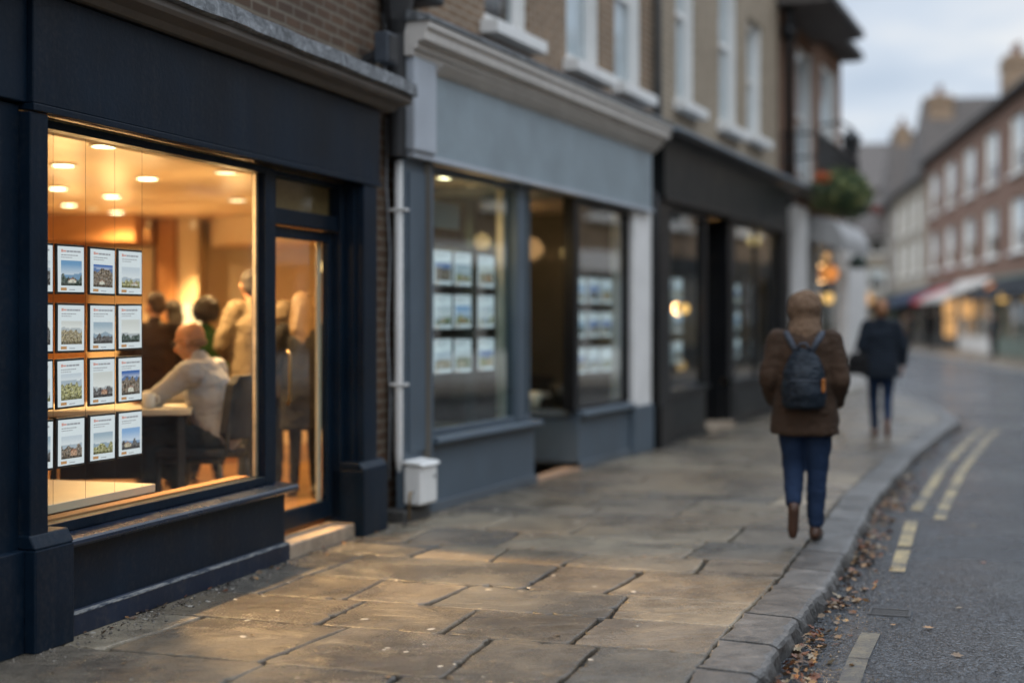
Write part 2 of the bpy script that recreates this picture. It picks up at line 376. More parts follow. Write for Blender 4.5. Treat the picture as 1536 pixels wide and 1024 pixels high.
M['awred'] = cloth('red_canvas', (.42, .06, .07), sheen=0)
M['awwhite'] = cloth('white_canvas', (.50, .48, .45), sheen=0)
M['awdark'] = cloth('dark_canvas', (.018, .022, .028), sheen=0)
# ------------------------------------------------------------------ people
def fuse(mb, name, mat, parent, vox=.012, smooth=4, wr=0, wf=9, seed=0, hairlike=0):
    """melt overlapping closed shapes into one continuous skin"""
    me = bpy.data.meshes.new('tmp'); me.from_pydata(mb.v, [], mb.f); o = bpy.data.objects.new('tmp', me); COL.objects.link(o)
    r = o.modifiers.new('r', 'REMESH'); r.mode = 'VOXEL'; r.voxel_size = vox
    if smooth: s_ = o.modifiers.new('s', 'SMOOTH'); s_.factor = .5; s_.iterations = smooth
    dg = bpy.context.evaluated_depsgraph_get(); dg.update(); m2 = bpy.data.meshes.new_from_object(o.evaluated_get(dg)); bpy.data.objects.remove(o)
    if wr or hairlike:
        pts = [v.co.copy() for v in m2.vertices]; nrs = [n_.vector.copy() for n_ in m2.vertex_normals]; out = []
        for c, nn in zip(pts, nrs):
            k = 0
            if wr:
                q = V((c.x*wf, c.y*wf, c.z*wf*1.5+seed)); k += wr*(noise.noise(q)+.6*(1-2*abs(noise.noise(q*2.1))))
            if hairlike: k += hairlike*(noise.noise(V((c.x*40, c.y*40, c.z*14+seed)))+.6*noise.noise(V((c.x*90, c.y*90, c.z*50))))
            out += list(c+nn*k)
        m2.vertices.foreach_set('co', out); m2.update()
    m2.name = name; m2.materials.clear(); m2.materials.append(mat)
    for p_ in m2.polygons: p_.use_smooth = True
    o = bpy.data.objects.new(name, m2); COL.objects.link(o); o.parent = parent; return o
BASE = dict(pelvis=(0,0,.95), chest=(0,.0,1.27), neck=(0,-.005,1.45), head=(0,.02,1.61),
            hl=(-.09,0,.93), hr=(.09,0,.93), kl=(-.105,.02,.50), kr=(.105,.02,.50), al=(-.11,-.02,.09), ar=(.11,-.02,.09), tl=(-.13,.13,.03), tr=(.13,.13,.03),
            sl=(-.175,-.005,1.40), sr=(.175,-.005,1.40), el=(-.22,-.05,1.13), er=(.22,-.05,1.13), wl=(-.20,.08,.92), wr=(.20,.08,.92))
def hand(mb, w_, e_, side, curl=.6, reach=None):
    w_, e_ = V(w_), V(e_); d = (V(reach)-w_).normalized() if reach else (w_-e_).normalized()
    s_ = d.cross(V((0, 0, 1))); s_ = (s_ if s_.length > .2 else V((0, 1, 0))).normalized(); n_ = s_.cross(d).normalized()
    if abs(d.z) > .6: s_, n_ = V((0, 1, 0)), V((-side, 0, 0)); s_ = (s_-d*s_.dot(d)).normalized()
    else: n_ = -n_ if n_.z > 0 else n_
    for i, o_ in enumerate((-.027, -.009, .009, .027)): mb.cap(w_+s_*o_*.6+d*.01, w_+d*.085+s_*o_, .015, .0115, 8)
    for i, (o_, L) in enumerate(((-.028, .060), (-.0095, .075), (.0095, .080), (.028, .070))):
        p0 = w_+d*.088+s_*o_; c_ = curl*(.8+.12*i); p1 = p0+(d*math.cos(c_*.6)+n_*math.sin(c_*.6))*L*.5; p2 = p1+(d*math.cos(c_*1.5)+n_*math.sin(c_*1.5))*L*.5
        mb.cap(p0, p1, .0095, .0085, 8); mb.cap(p1, p2, .0085, .007, 8)
    tb = w_+s_*.022*(1 if side > 0 else 1)+d*.02; t1 = tb+(d*.6+s_*.6+n_*.4).normalized()*.04; mb.cap(tb, t1, .0125, .010, 8); mb.cap(t1, t1+(d*.9+n_*.35+s_*.1).normalized()*.03, .010, .008, 8)
def headshape(mb, h, look=(0, 1, 0), s=1.0):
    h = V(h); f = V(look).normalized(); z = V((0, 0, 1)); z = (z-f*z.dot(f)).normalized(); r_ = f.cross(z)
    rot = Matrix((r_, f, z)).transposed().to_euler()
    P_ = lambda x, y, zz: h+(r_*x+f*y+z*zz)*s
    mb.ell(P_(0, -.012, .03), (.077*s, .096*s, .092*s), rot); mb.ell(P_(0, .022, -.025), (.062*s, .070*s, .088*s), rot); mb.ell(P_(0, .045, -.078), (.036*s, .036*s, .028*s), rot)
    mb.cap(P_(0, .088, .01), P_(0, .108, -.026), .009*s, .015*s, 8); mb.ell(P_(0, .088, -.055), (.026*s, .012*s, .008*s), rot, 10, 8); mb.ell(P_(0, .086, .026), (.05*s, .012*s, .010*s), rot, 10, 8)
    for sx in (-1, 1):
        mb.ell(P_(sx*.078, -.008, -.008), (.010*s, .020*s, .032*s), rot, 10, 8); mb.ell(P_(sx*.045, .062, -.03), (.022*s, .022*s, .025*s), rot, 10, 8)
    return P_, rot
def eyes(P_, rot, par, s=1.0):
    for sx in (-1, 1): 
        m = MB(); m.ell(P_(sx*.032, .083, .004), (.012*s, .010*s, .008*s), rot, 10, 8); m.build('eye', M['eye'], par, 0, True)
M['eye'] = plain('eye', (.10, .08, .07), .2)
def person(label, loc, rz, h=1.75, look=(0, 1, 0), jd=None, skirt=None, cat='person', hands=True, face=True, vox=.011, curl=.6, reach=None, parts=None, slim=1.0, hs=1.0):
    e = empty('person', label, cat, loc, rz); k = h/1.75; J = dict(BASE); J.update(jd or {}); e.scale = (k, k, k)
    J = {a_: V(b_) for a_, b_ in J.items()}; b_ = MB(); s = slim
    b_.ell(J['pelvis'], (.15*s, .11*s, .12)); b_.cap(J['pelvis']+V((0, 0, .05)), J['chest'], .115*s, .13*s); b_.ell(J['chest'], (.155*s, .115*s, .15)); b_.cap(J['neck']+V((0, 0, -.08)), J['head']+V((0, 0, -.05)), .062, .052)
    for q in 'lr':
        sg = -1 if q == 'l' else 1
        b_.cap(J['neck']+V((0, 0, -.05)), J['s'+q], .055, .055); b_.cap(J['s'+q], J['e'+q], .050*s, .037*s); b_.cap(J['e'+q], J['w'+q], .037*s, .025)
        b_.cap(J['h'+q], J['k'+q], .082*s, .052*s); b_.cap(J['k'+q], J['a'+q], .053*s, .034); b_.cap(J['a'+q]+V((0, 0, -.03)), J['t'+q], .036, .028)
        if hands: hand(b_, J['w'+q], J['e'+q], sg, curl, reach)
    P_, rot = headshape(b_, J['head'], look, hs)
    fuse(b_, 'body', M['skin'], e, vox, 2)
    if face: eyes(P_, rot, e, hs)
    return e, J, P_, rot
def trousers(e, J, mat, s=1.0, r=(.105, .072, .058), low=.04, waist=True, seed=0):
    m = MB()
    if waist: m.ell(J['pelvis'], (.165*s, .125*s, .12)); m.cap(J['hl'], J['hr'], .11*s, .11*s)
    for q in 'lr':
        d_ = (J['a'+q]-J['k'+q]).normalized(); m.cap(J['h'+q], J['k'+q], r[0]*s, r[1]*s, 16); m.cap(J['k'+q], J['a'+q]-d_*low, r[1]*s, r[2]*s, 16)
    return fuse(m, 'trousers', mat, e, .012, 3, .007, 9, seed)
def shoes(e, J, mat, heel=.0, big=1.0):
    for q in 'lr':
        a_, t_ = J['a'+q], J['t'+q]; d = (t_-a_); up = V((0, 0, 1)); m = MB(); f = d.normalized()
        hl = a_-f*.03+V((0, 0, -.045)); m.cap(a_+V((0, 0, -.005)), hl, .042*big, .040*big); m.cap(hl, t_+f*.03, .040*big, .036*big); m.cap(a_, t_, .04*big, .03*big); m.cap(t_, t_+f*.055, .040*big, .030*big)
        fuse(m, 'shoe', mat, e, .009, 3)
def torso(e, J, name, mat, rings, sleeve=(.075, .058, .045), s=1.0, extra=None, wr=.008, seed=0, collar=True, cuff=.02, vox=.012):
    m = MB(); m.loft(rings)
    for q in 'lr':
        d_ = (J['w'+q]-J['e'+q]).normalized()
        m.ell(J['s'+q]+V((0, 0, -.02)), (sleeve[0]*1.05, sleeve[0]*1.05, sleeve[0]*1.05)); m.cap(J['s'+q], J['e'+q], sleeve[0]*s, sleeve[1]*s, 16); m.cap(J['e'+q], J['w'+q]-d_*cuff, sleeve[1]*s, sleeve[2]*s, 16); m.cap(J['neck']+V((0, 0, -.07)), J['s'+q], .07, sleeve[0]*.95)
    if collar: m.cap(J['neck']+V((0, -.005, -.05)), J['neck']+V((0, 0, .01)), .075, .068)
    if extra: extra(m)
    return fuse(m, name, mat, e, vox, 3, wr, 7, seed)
M['brown_coat'] = cloth('brown_parka', (.047, .028, .018), .85, 180, .3)
M['hoodfur'] = plain('hood_wool', (.16, .10, .062), .95, 60, .4, 1.0, 0, .02)
M['denim'] = cloth('dark_denim', (.012, .026, .062), .85, 300, .3, 0)
M['navycoat'] = cloth('navy_wool', (.012, .018, .028), .9, 200, .3)
M['black_c'] = cloth('black_cloth', (.010, .010, .011), .85)
M['suit'] = cloth('dark_brown_suit', (.032, .018, .014), .8)
M['shirt'] = cloth('pale_shirt', (.50, .50, .53), .8, 300, .08)
M['grn'] = cloth('green_knit', (.035, .10, .03), .95, 120)
M['beige'] = cloth('beige_linen', (.21, .165, .11), .85, 200, .12)
M['greytr'] = cloth('grey_trousers', (.035, .04, .045), .85)
M['pack'] = cloth('navy_nylon', (.011, .018, .028), .55, 120, .3, 0)
M['shoeb'] = plain('brown_leather', (.13, .05, .022), .45, 20, .3)
M['shoed'] = plain('dark_brown_leather', (.05, .022, .012), .5, 20, .3)
M['shoek'] = plain('black_leather', (.015, .014, .014), .4, 20)
M['strap'] = cloth('grey_strap', (.055, .065, .085), .8, 100, .2, 0)
M['orange_c'] = cloth('orange_cloth', (.30, .11, .03), .8)
M['white_c'] = cloth('white_cloth', (.6, .58, .55), .8)

# walker with backpack (seen from behind)
bx, bz = W(1207, 9.6), 9.6
jd = dict(pelvis=(0,0,.93), chest=(.0,.01,1.25), neck=(0,.02,1.44), head=(0,.05,1.60), hl=(-.09,0,.92), hr=(.095,0,.92), kl=(-.08,.05,.53), kr=(.085,.05,.50),
          al=(-.065,-.22,.265), tl=(-.07,-.20,.125), ar=(.07,.03,.09), tr=(.085,.18,.035), el=(-.245,-.04,1.12), er=(.245,-.04,1.12), wl=(-.215,.13,.96), wr=(.215,.13,.96), sl=(-.18,0,1.39), sr=(.18,0,1.39))
e, J, P_, rot = person('person walking away in a brown hooded parka and blue jeans on the pavement', (bx, bz, 0), R(-14), 1.70, jd=jd, face=True)
trousers(e, J, M['denim'], 1.0, (.112, .074, .056), .05); shoes(e, J, M['shoed'])
for q in 'lr':
    pass
def ex(m):
    m.ell(J['neck']+V((0, -.055, -.04)), (.155, .085, .07)); m.ell((0, -.02, 1.36), (.19, .13, .10))
torso(e, J, 'parka', M['brown_coat'], [(0,0,.745,.235,.165),(0,0,.76,.24,.17),(0,0,.90,.225,.16),(0,0,1.05,.20,.15),(0,.0,1.2,.205,.15),(0,.0,1.33,.205,.15),(0,.01,1.42,.15,.12),(0,.01,1.46,.09,.09)], (.082, .066, .054), extra=ex, wr=.011, seed=2)
m = MB(); m.ell(J['head']+V((0, -.02, .025)), (.120, .125, .118)); m.ell(J['head']+V((0, -.02, -.04)), (.105, .11, .09)); m.cap(J['head']+V((0, -.02, -.06)), J['neck']+V((0, -.02, .0)), .095, .125)
fuse(m, 'hood', M['hoodfur'], e, .011, 3, .010, 12, 5)
cosb, sinb = math.cos(R(-14)), math.sin(R(-14))
def loc2(x, y, z, k=1.70/1.75): x, y, z = x*k, y*k, z*k; return (bx+x*cosb-y*sinb, bz+x*sinb+y*cosb, z)
bp = empty('backpack', 'dark navy backpack with grey straps worn over the brown parka', 'backpack', loc2(0, -.145, .95), R(-14)); bp.scale = (.9, .95, .92)
m = MB(); m.loft([(0, -.03, -.02, .12, .07), (0, -.05, .0, .155, .10), (0, -.06, .10, .165, .12), (0, -.05, .24, .15, .10), (0, -.03, .34, .11, .075), (0, -.02, .40, .06, .05), (0, -.02, .41, .04, .03)]); m.ell((0, -.13, .10), (.115, .055, .09)); fuse(m, 'bag', M['pack'], bp, .01, 4, .010, 10, 3)
MB().tube([(-.115, -.165, .18), (-.06, -.19, .19), (.06, -.19, .19), (.115, -.165, .18)], .005, 8).build('piping', M['strap'], bp, 0, True); MB().tube([(-.05, -.06, .40), (-.02, -.08, .45), (.02, -.08, .45), (.05, -.06, .40)], .01, 8).build('handle', M['strap'], bp, 0, True)
for sx in (-1, 1):
    m = MB(); m.tube([(sx*.05, .0, .38), (sx*.10, .02, .47), (sx*.13, .09, .52), (sx*.135, .18, .50), (sx*.13, .27, .42)], .024, 10); m.build('strap', M['strap'], bp, 0, True)
MB().box(.13, .16, -.14, -.06, .10, .20).build('side_tag', M['orange_c'], bp, .012)

# woman in dark coat
wx, wz = W(1322, 18.0), 18.0
jd = dict(al=(-.075,.06,.09), tl=(-.085,.19,.03), kl=(-.09,.09,.50), ar=(.05,-.26,.22), tr=(.055,-.22,.08), kr=(.075,.03,.51), er=(.27,-.02,1.14), wr=(.27,.05,.92), el=(-.25,-.03,1.14), wl=(-.17,.14,1.0), kneez=None)
jd.pop('kneez')
e, J, P_, rot = person('woman in a short dark navy coat and blue jeans walking away near the kerb', (wx, wz, 0), R(-10), 1.76, jd=jd)
trousers(e, J, M['denim'], .95, (.10, .068, .052), .03); shoes(e, J, M['shoeb'])
torso(e, J, 'coat', M['navycoat'], [(0,0,.76,.235,.17),(0,0,.78,.235,.17),(0,0,.95,.215,.155),(0,0,1.1,.19,.14),(0,0,1.3,.20,.145),(0,0,1.41,.15,.11),(0,0,1.45,.085,.08)], (.08, .066, .05), extra=lambda m: m.ell((0, -.02, 1.42), (.13, .11, .08)), wr=.010, seed=4)
m = MB(); m.ell(P_(0, -.02, .04), (.090, .105, .095)); m.ell(P_(0, -.10, -.01), (.055, .05, .06)); m.ell(P_(0, -.05, -.05), (.07, .06, .06)); fuse(m, 'hair', M['hairr'], e, .01, 2, hairlike=.006)
e = empty('shoulder_bag', 'black shoulder bag at the left hip of the woman in the dark coat', 'bag', (wx-.30, wz-.03, .80), R(-10)); m = MB(); m.loft([(0,0,0,.13,.06),(0,0,.02,.16,.08),(0,0,.2,.13,.08),(0,0,.27,.08,.03)]); fuse(m, 'bag', M['black_c'], e, .012, 3, .006); MB().tube([(-.06,.02,.25),(0,.03,.45),(.08,.05,.62),(.15,.04,.70)], .010, 8).build('strap', M['black_c'], e, 0, True)

# people in the navy shop (floor at .147)
FZ = .147
def short_hair(e, P_, mat, s=1.0):
    m = MB(); m.ell(P_(0, -.022, .045), (.084*s, .098*s, .088*s)); m.ell(P_(0, -.055, -.01), (.074*s, .062*s, .07*s)); return fuse(m, 'hair', mat, e, .008, 2, hairlike=.004)
# bald man sitting, leaning left on the desk
jd = dict(pelvis=(0,-.04,.56), chest=(0,.05,.90), neck=(0,.10,1.07), head=(0,.17,1.20), hl=(-.10,-.03,.55), hr=(.10,-.03,.55), kl=(-.16,.38,.56), kr=(.14,.38,.56), al=(-.16,.36,.09), ar=(.14,.30,.09), tl=(-.17,.50,.04), tr=(.15,.44,.04),
          sl=(-.19,.07,1.01), sr=(.19,.07,1.01), el=(-.27,.28,.83), er=(.25,.28,.83), wl=(-.10,.46,.82), wr=(.08,.48,.82))
sx_, sz_ = W(319, 9.5), 9.52
e, J, P_, rot = person('bald man in a pale shirt sitting and leaning over the desk', (sx_, sz_, FZ), R(76), 1.75, look=(0, .92, -.25), jd=jd, vox=.010, curl=.9, hs=1.08)
trousers(e, J, M['greytr'], 1.0, (.105, .075, .058), .02); shoes(e, J, M['shoek'])
def ex2(m):
    m.cap((0, -.05, .60), (0, .04, .88), .155, .16, 20); m.cap((0, .04, .88), (0, .08, .98), .165, .13, 20); m.ell((0, -.03, .66), (.175, .145, .12))
torso(e, J, 'shirt', M['shirt'], [(0,-.05,.52,.17,.13),(0,-.05,.56,.18,.14),(0,-.04,.66,.175,.145)], (.078, .062, .045), extra=ex2, wr=.010, seed=7, cuff=.03)
m = MB(); [m.tube([tuple(P_(sg*.060, .080, .012)), tuple(P_(sg*.082, .06, .014)), tuple(P_(sg*.084, -.005, .012))], .0025, 6) for sg in (-1, 1)]
for sg in (-1, 1): m.tube([tuple(P_(sg*(.034+.024*math.cos(t_*.7)), .101, .004+.018*math.sin(t_*.7))) for t_ in range(10)], .0025, 6)
m.build('glasses', M['dark'], e)
m = MB(); 
m.ell(P_(0, -.045, -.012), (.079, .070, .040)); fuse(m, 'hair', M['stubble'], e, .007, 2, hairlike=.001)

def stander(label, px, Z, top, rz, mat, look=(0, 1, 0), jd=None, slim=1.0, tr=None, nm='jacket', wid=1.0, hem=.80, seed=0, hands=True, **kw):
    h = top-FZ; e, J, P_, rot = person(label, (W(px, Z), Z, FZ), rz, h, look=look, jd=jd, slim=slim, hands=hands, **kw)
    if tr: trousers(e, J, tr)
    w__ = wid
    torso(e, J, nm, mat, [(0,0,hem,.205*w__,.145),(0,0,hem+.02,.21*w__,.15),(0,0,1.0,.20*w__,.15),(0,0,1.15,.19*w__,.145),(0,0,1.3,.205*w__,.15),(0,0,1.40,.15*w__,.115),(0,0,1.455,.075,.075)], (.082*w__, .068, .052), wr=.010, seed=seed)
    return e, J, P_
fw = dict(el=(-.27,.0,1.14), wl=(-.14,.22,1.05), er=(.27,.0,1.14), wr=(.14,.22,1.05))
e, J, P_ = stander('man in a dark suit jacket with white collar standing at the left behind the cards', 233, 11.6, 1.73, R(18), M['suit'], (-.5, .85, -.1), fw, tr=M['black_c'], wid=1.05, seed=11)
short_hair(e, P_, M['hairb']); m = MB(); m.loft([(0,-.005,1.44,.072,.072),(0,0,1.475,.062,.064)]); fuse(m, 'collar', M['white_c'], e, .008, 1); shoes(e, J, M['shoek'])
e, J, P_ = stander('dark haired person half hidden behind the man in the suit', 259, 12.7, 1.68, R(30), M['black_c'], (-.3, .9, 0), fw, tr=M['black_c'], seed=12)
m = MB(); m.ell(P_(0, -.02, .04), (.09, .10, .095)); m.ell(P_(0, -.06, -.06), (.085, .06, .12)); m.ell(P_(0,-.06,-.14), (.075,.05,.1)); fuse(m, 'hair', M['hairk'], e, .009, 2, hairlike=.005); shoes(e, J, M['shoek'])
e, J, P_ = stander('woman with a round mass of dark curls in a green jumper', 309, 11.9, 1.66, R(10), M['grn'], (-.2, .9, 0), dict(el=(-.25,.05,1.12), wl=(-.2,.28,1.02)), nm='jumper', tr=M['black_c'], seed=13)
m = MB(); rnd = random.Random(2)
for i in range(230):
    a_ = rnd.random()*6.28; z_ = rnd.uniform(-.75, 1); rr = math.sqrt(1-z_*z_); 
    if math.sin(a_) > .55 and z_ < .45: continue
    m.ell(P_(.118*rr*math.cos(a_), -.015+.118*rr*math.sin(a_), .035+.125*z_), (.024, .024, .024), nu=7, nv=5)
m.ell(P_(0, -.03, .03), (.105, .105, .115)); fuse(m, 'hair', M['hairk'], e, .009, 0, hairlike=.004); shoes(e, J, M['shoek'])
e, J, P_ = stander('tall man in a beige linen jacket with grey cropped hair, back to the window', 391, 10.9, 1.90, R(8), M['beige'], (-.25, .95, 0), dict(head=(-.075,.03,1.605), neck=(-.03,0,1.45), el=(-.29,-.02,1.15), er=(.29,-.02,1.15), wl=(-.20,.17,1.03), wr=(.20,.17,1.03)), tr=M['greytr'], wid=1.16, hem=.76, seed=14)
short_hair(e, P_, M['hairg'], .97); shoes(e, J, M['shoek'])
e, J, P_ = stander('woman with long blonde hair in a black dress seen through the door glass', 456, 10.75, 1.71, R(12), M['black_c'], (.3, .9, 0), dict(kl=(-.07,.03,.49), kr=(.08,-.02,.49), al=(-.08,.05,.10), ar=(.09,-.08,.10), tl=(-.10,.18,.04), tr=(.10,.05,.04), **fw), nm='dress', hem=.58, slim=.92, wid=.95, seed=15)
trousers(e, J, M['black_c'], .85, (.088, .062, .046), .0)
m = MB(); m.ell(P_(0, -.02, .04), (.092, .105, .095)); m.cap(P_(0, -.06, .02), P_(-.01, -.09, -.20), .088, .085); m.cap(P_(.0, -.09, -.20), P_(.03, -.11, -.36), .085, .05); [m.cap(P_(sg*.06, -.03, .0), P_(sg*.08, -.05, -.2), .045, .04) for sg in (-1, 1)]
fuse(m, 'hair', M['hairy'], e, .009, 2, .006, 14, 4, .006); shoes(e, J, M['shoek'])

# far pedestrians on the right pavement
def far(label, px, Z, h, coat, hair, rz=0):
    e, J, P_, rot = person(label, (W(px, Z), Z, 0), rz, h, vox=.02, face=False)
    trousers(e, J, M['black_c']); shoes(e, J, M['shoek']); torso(e, J, 'coat', coat, [(0,0,.72,.23,.16),(0,0,.95,.22,.15),(0,0,1.3,.21,.15),(0,0,1.44,.08,.08)], (.085,.07,.055), vox=.02); m = MB(); m.ell(P_(0,-.02,.04), (.09,.105,.095)); fuse(m, 'hair', hair, e, .015, 1)
far('pedestrian in black by the dark doorway left of the white awning', 1396, 70, 2.0, M['black_c'], M['hairk'])
far('distant pedestrian in dark blue under the red awning', 1364, 76, 1.8, M['navycoat'], M['hairb'], 1)
far('pedestrian in a grey coat standing below the big yellow globe lamp', 1490, 56, 1.75, M['greytr'], M['hairk'], 2)
far('distant pedestrian in a pale pinkish coat beyond the woman in the dark coat', 1358, 84, 1.7, M['beige'], M['hairb'], 1)
# ------------------------------------------------------------------ ground
kerb = [(-3.2,-7),(-1.2,-.8),(-.02,2.8),(1.092,6.08),(1.353,6.87),(1.552,7.41),(1.787,8.04),(2.2,9.3),(2.98,11.72),(4.3,15.3),(5.95,19.4),(6.62,20.9),(7.05,22.6),(7.5,25.2),(7.95,28.6),(8.75,33),(10.2,42),(13,60),(16.2,80),(19,100),(21,120)]
def kx(Z):
    for a, b in zip(kerb, kerb[1:]):
        if a[1] <= Z <= b[1]: return a[0]+(b[0]-a[0])*(Z-a[1])/(b[1]-a[1])
    return kerb[0][0] if Z < kerb[0][1] else kerb[-1][0]
RX = lambda Z: 11.4+.1525*Z          # right row of houses
MB().add([(-400,-400,-.125),(400,-400,-.125),(400,900,-.125),(-400,900,-.125)], [(0,1,2,3)]).build('ground', M['dirt']).__setitem__('kind', 'structure')
rm = MB(); zs = [-12+2*i for i in range(67)]
vs = []
for z in zs: vs += [(kx(z)-.1, z, -.1), (RX(z)-2.9, z, -.1)]
rm.add(vs, [(2*i, 2*i+1, 2*i+3, 2*i+2) for i in range(len(zs)-1)])
tag(rm.build('road', M['asphalt']), kind='structure')

th0 = R(18.8); PU = V((math.sin(th0), math.cos(th0))); PR = V((math.cos(th0), -math.sin(th0))); PO = V((1.09, 6.08))
def pw(s, t, z=0): p = PO+PU*s+PR*t; return (p.x, p.y, z)
def kt(s):                                         # kerb offset t for a given s (march)
    t_ = 0
    for _ in range(12):
        p = PO+PU*s+PR*t_; t_ += (kx(p.y)-p.x)*.8
    return t_
def slab(mb, quad, dens, tint, tilt=0, amp=.011, drop=.035, bev=.007, seed=0):
    ring = []
    c = sum((V(q) for q in quad), V((0, 0)))/4
    for i in range(4):
        a, b = V(quad[i]), V(quad[(i+1) % 4]); L = (b-a).length; k = max(1, int(L/dens))
        nrm = V((b-a)[:]).normalized(); nrm = V((nrm.y, -nrm.x))
        for j in range(k):
            p = a+(b-a)*j/k
            e = noise.noise(V((p.x*3.1, p.y*3.1, seed)))*amp*2.2+noise.noise(V((p.x*17, p.y*17, seed+9)))*amp*1.1
            if random.random() < .05 and dens < .1: e -= random.uniform(.008, .028)
            corner = min(j, k-j)/k*L
            if corner < .03: p = p+(c-p).normalized()*random.uniform(.004, .014)
            ring.append(p+nrm*e)
    n = len(ring); vs = []
    for lvl, (ins, dz) in enumerate(((0, -drop), (0, -.012), (bev*.6, -.004), (bev*1.8, 0))):
        for p in ring:
            q = p+(c-p).normalized()*ins
            vs.append(pw(q.x, q.y, dz+tilt*(q.x-c.x)+tilt*.6*(q.y-c.y)+seed % 1*.003))
    fs = [(l*n+i, l*n+(i+1) % n, (l+1)*n+(i+1) % n, (l+1)*n+i) for l in range(3) for i in range(n)]
    mb.add(vs, fs+[tuple(range(3*n, 4*n))], tint)
pm = MB(); s = -4.0; KW = .285; row = 0
MB_cols = [(.20,.17,.135),(.22,.185,.14),(.185,.165,.14),(.14,.137,.13),(.25,.215,.165),(.17,.15,.125),(.12,.122,.122),(.21,.185,.155),(.30,.265,.21)]
while s < 29:
    dsp = random.choice([.52, .6, .66, .72, .78]); near = s < 7
    tR = kt(s+dsp/2)-KW; tRa, tRb = kt(s)-KW, kt(s+dsp)-KW
    # left limit: under the shopfronts
    p = PO+PU*(s+.4); 
    lim = -4.2 if s < 5 else -4.0
    tcur = tR; first = True
    while tcur > lim:
        L = random.choice([.5, .65, .8, .95, 1.1, 1.3]); tn = tcur-L
        g = random.uniform(.003, .008); sk = random.uniform(-.035, .035)
        ra, rb = (tRa, tRb) if first else (tcur-g+skp, tcur-g-skp)
        g2 = g*random.uniform(1.1, 2.0); q = [(s+g2, ra-.008), (s+g2, tn+g+sk), (s+dsp-g2, tn+g-sk), (s+dsp-g2, rb-.008)]
        skp = sk
        base = random.choice(MB_cols); k = random.uniform(.74, 1.0)
        slab(pm, q, .035 if near else .15, (base[0]*k*.97, base[1]*k*.98, base[2]*k*.98), random.uniform(-.004, .004), .006, seed=random.random()*40)
        tcur = tn; first = False
    s += dsp; row += 1
tag(pm.build('pavement', M['slab'], cols=True), kind='structure')
# bedding under the slabs, visible in the joints; beyond the slabs a plain run of paving
bd = MB(); bz = [-8+1*i for i in range(124)]; vs = []
for z in bz: vs += [(kx(z)-9-max(0, z-30)*.3, z, -.026), (kx(z)-.06, z, -.026)]
bd.add(vs, [(2*i, 2*i+1, 2*i+3, 2*i+2) for i in range(len(bz)-1)])
tag(bd.build('pavement_bed', M['dirt']), kind='structure')
fp = MB(); vs = []; fz = [32+2*i for i in range(44)]
for z in fz: vs += [(kx(z)-1.6-max(0, z-40)*.1, z, .0), (kx(z)-.32, z, .0)]
fp.add(vs, [(2*i, 2*i+1, 2*i+3, 2*i+2) for i in range(len(fz)-1)], (.2,.19,.17))
tag(fp.build('pavement', M['slab'], cols=True), kind='structure')
# kerb stones, near and far side
def kerbrun(fn, s0, s1, sgn, name, step=.66, W_=KW):
    km = MB(); z = s0
    while z < s1:
        L = random.uniform(step*.8, step*1.25); d = (V((fn(z+L), z+L))-V((fn(z), z))).normalized(); r = V((d.y, -d.x))*sgn
        L2 = L*d.y
        a, b = V((fn(z), z)), V((fn(z+L2), z+L2)); c0 = random.uniform(.5, 1.15); col = tuple(x*c0 for x in (.14,.14,.138))
        near = z < 14 and sgn > 0; k = max(2, int(L/.03)) if near else 2; rows = []; g = .011
        jog = random.uniform(-.006, .006); zj = random.uniform(-.004, .004)
        for i in range(k+1):
            tt = g/L+(1-2*g/L)*i/k; p = a+(b-a)*tt
            n1 = noise.noise(V((p.x*7, p.y*7, 3)))*.016+noise.noise(V((p.x*31, p.y*31, 7)))*.010 if near else 0
            end = .022 if i in (0, k) else .008 if i in (1, k-1) else 0
            f = p+r*(jog+n1-end*.6)
            prof = [(-W_+.004, -.03), (-W_+.004, -.006-end*.3), (-W_+.012, 0), (-.03-abs(n1), 0-end*.4), (-.010, -.006-abs(n1)*.6-end*.5), (0, -.022-abs(n1)), (.008+n1*1.5, -.06), (.012+n1*2, -.13)]
            rows.append([(f.x+r.x*o, f.y+r.y*o, h+zj) for o, h in prof])
        m = len(rows[0]); vs = [v for rw in rows for v in rw]
        fs = [(i*m+j, i*m+j+1, (i+1)*m+j+1, (i+1)*m+j) for i in range(k) for j in range(m-1)]+[tuple(range(m)), tuple(range(k*m, k*m+m))]
        km.add(vs, fs, col); z += L2
    return tag(km.build(name, M['granite'], cols=True), kind='structure')
kerbrun(kx, -2, 100, 1, 'kerb')
kerbrun(lambda z: RX(z)-3.0, -6, 100, -1, 'kerb', 1.5, .2)
rp = MB(); vs = []
for z in zs: vs += [(RX(z)-3.0+.18, z, -.003), (RX(z)+.5, z, -.003)]
rp.add(vs, [(2*i, 2*i+1, 2*i+3, 2*i+2) for i in range(len(zs)-1)], (.30,.26,.22))
tag(rp.build('pavement', M['slab'], cols=True), kind='structure')
# double yellow lines, worn
yl = MB(); YC = (.52, .40, .19)
def ystrip(off, wd, z0, z1, col=YC):
    z = z0
    while z < z1-.01:
        zz = min(z+.4, z1); d = (V((kx(zz)-kx(z), zz-z))).normalized(); r = V((d.y, -d.x))
        pts = []
        for zq, o in ((z, off), (z, off+wd), (zz, off+wd), (zz, off)): pts.append((kx(zq)+r.x*o, zq+r.y*o, -.096))
        yl.add(pts, [(0,1,2,3)], col); z = zz
for a, b in ((5.2, 7.35), (9.1, 9.95), (10.1, 11.4), (12.0, 18.4), (18.5, 20.6)): ystrip(.27, .095, a, b, YC if a > 9 else (.15,.14,.10))
for a, b in ((11.5, 13.6), (13.65, 20.6),): ystrip(.48, .095, a, b)
tag(yl.build('road_marking', M['line'], cols=True), kind='structure')

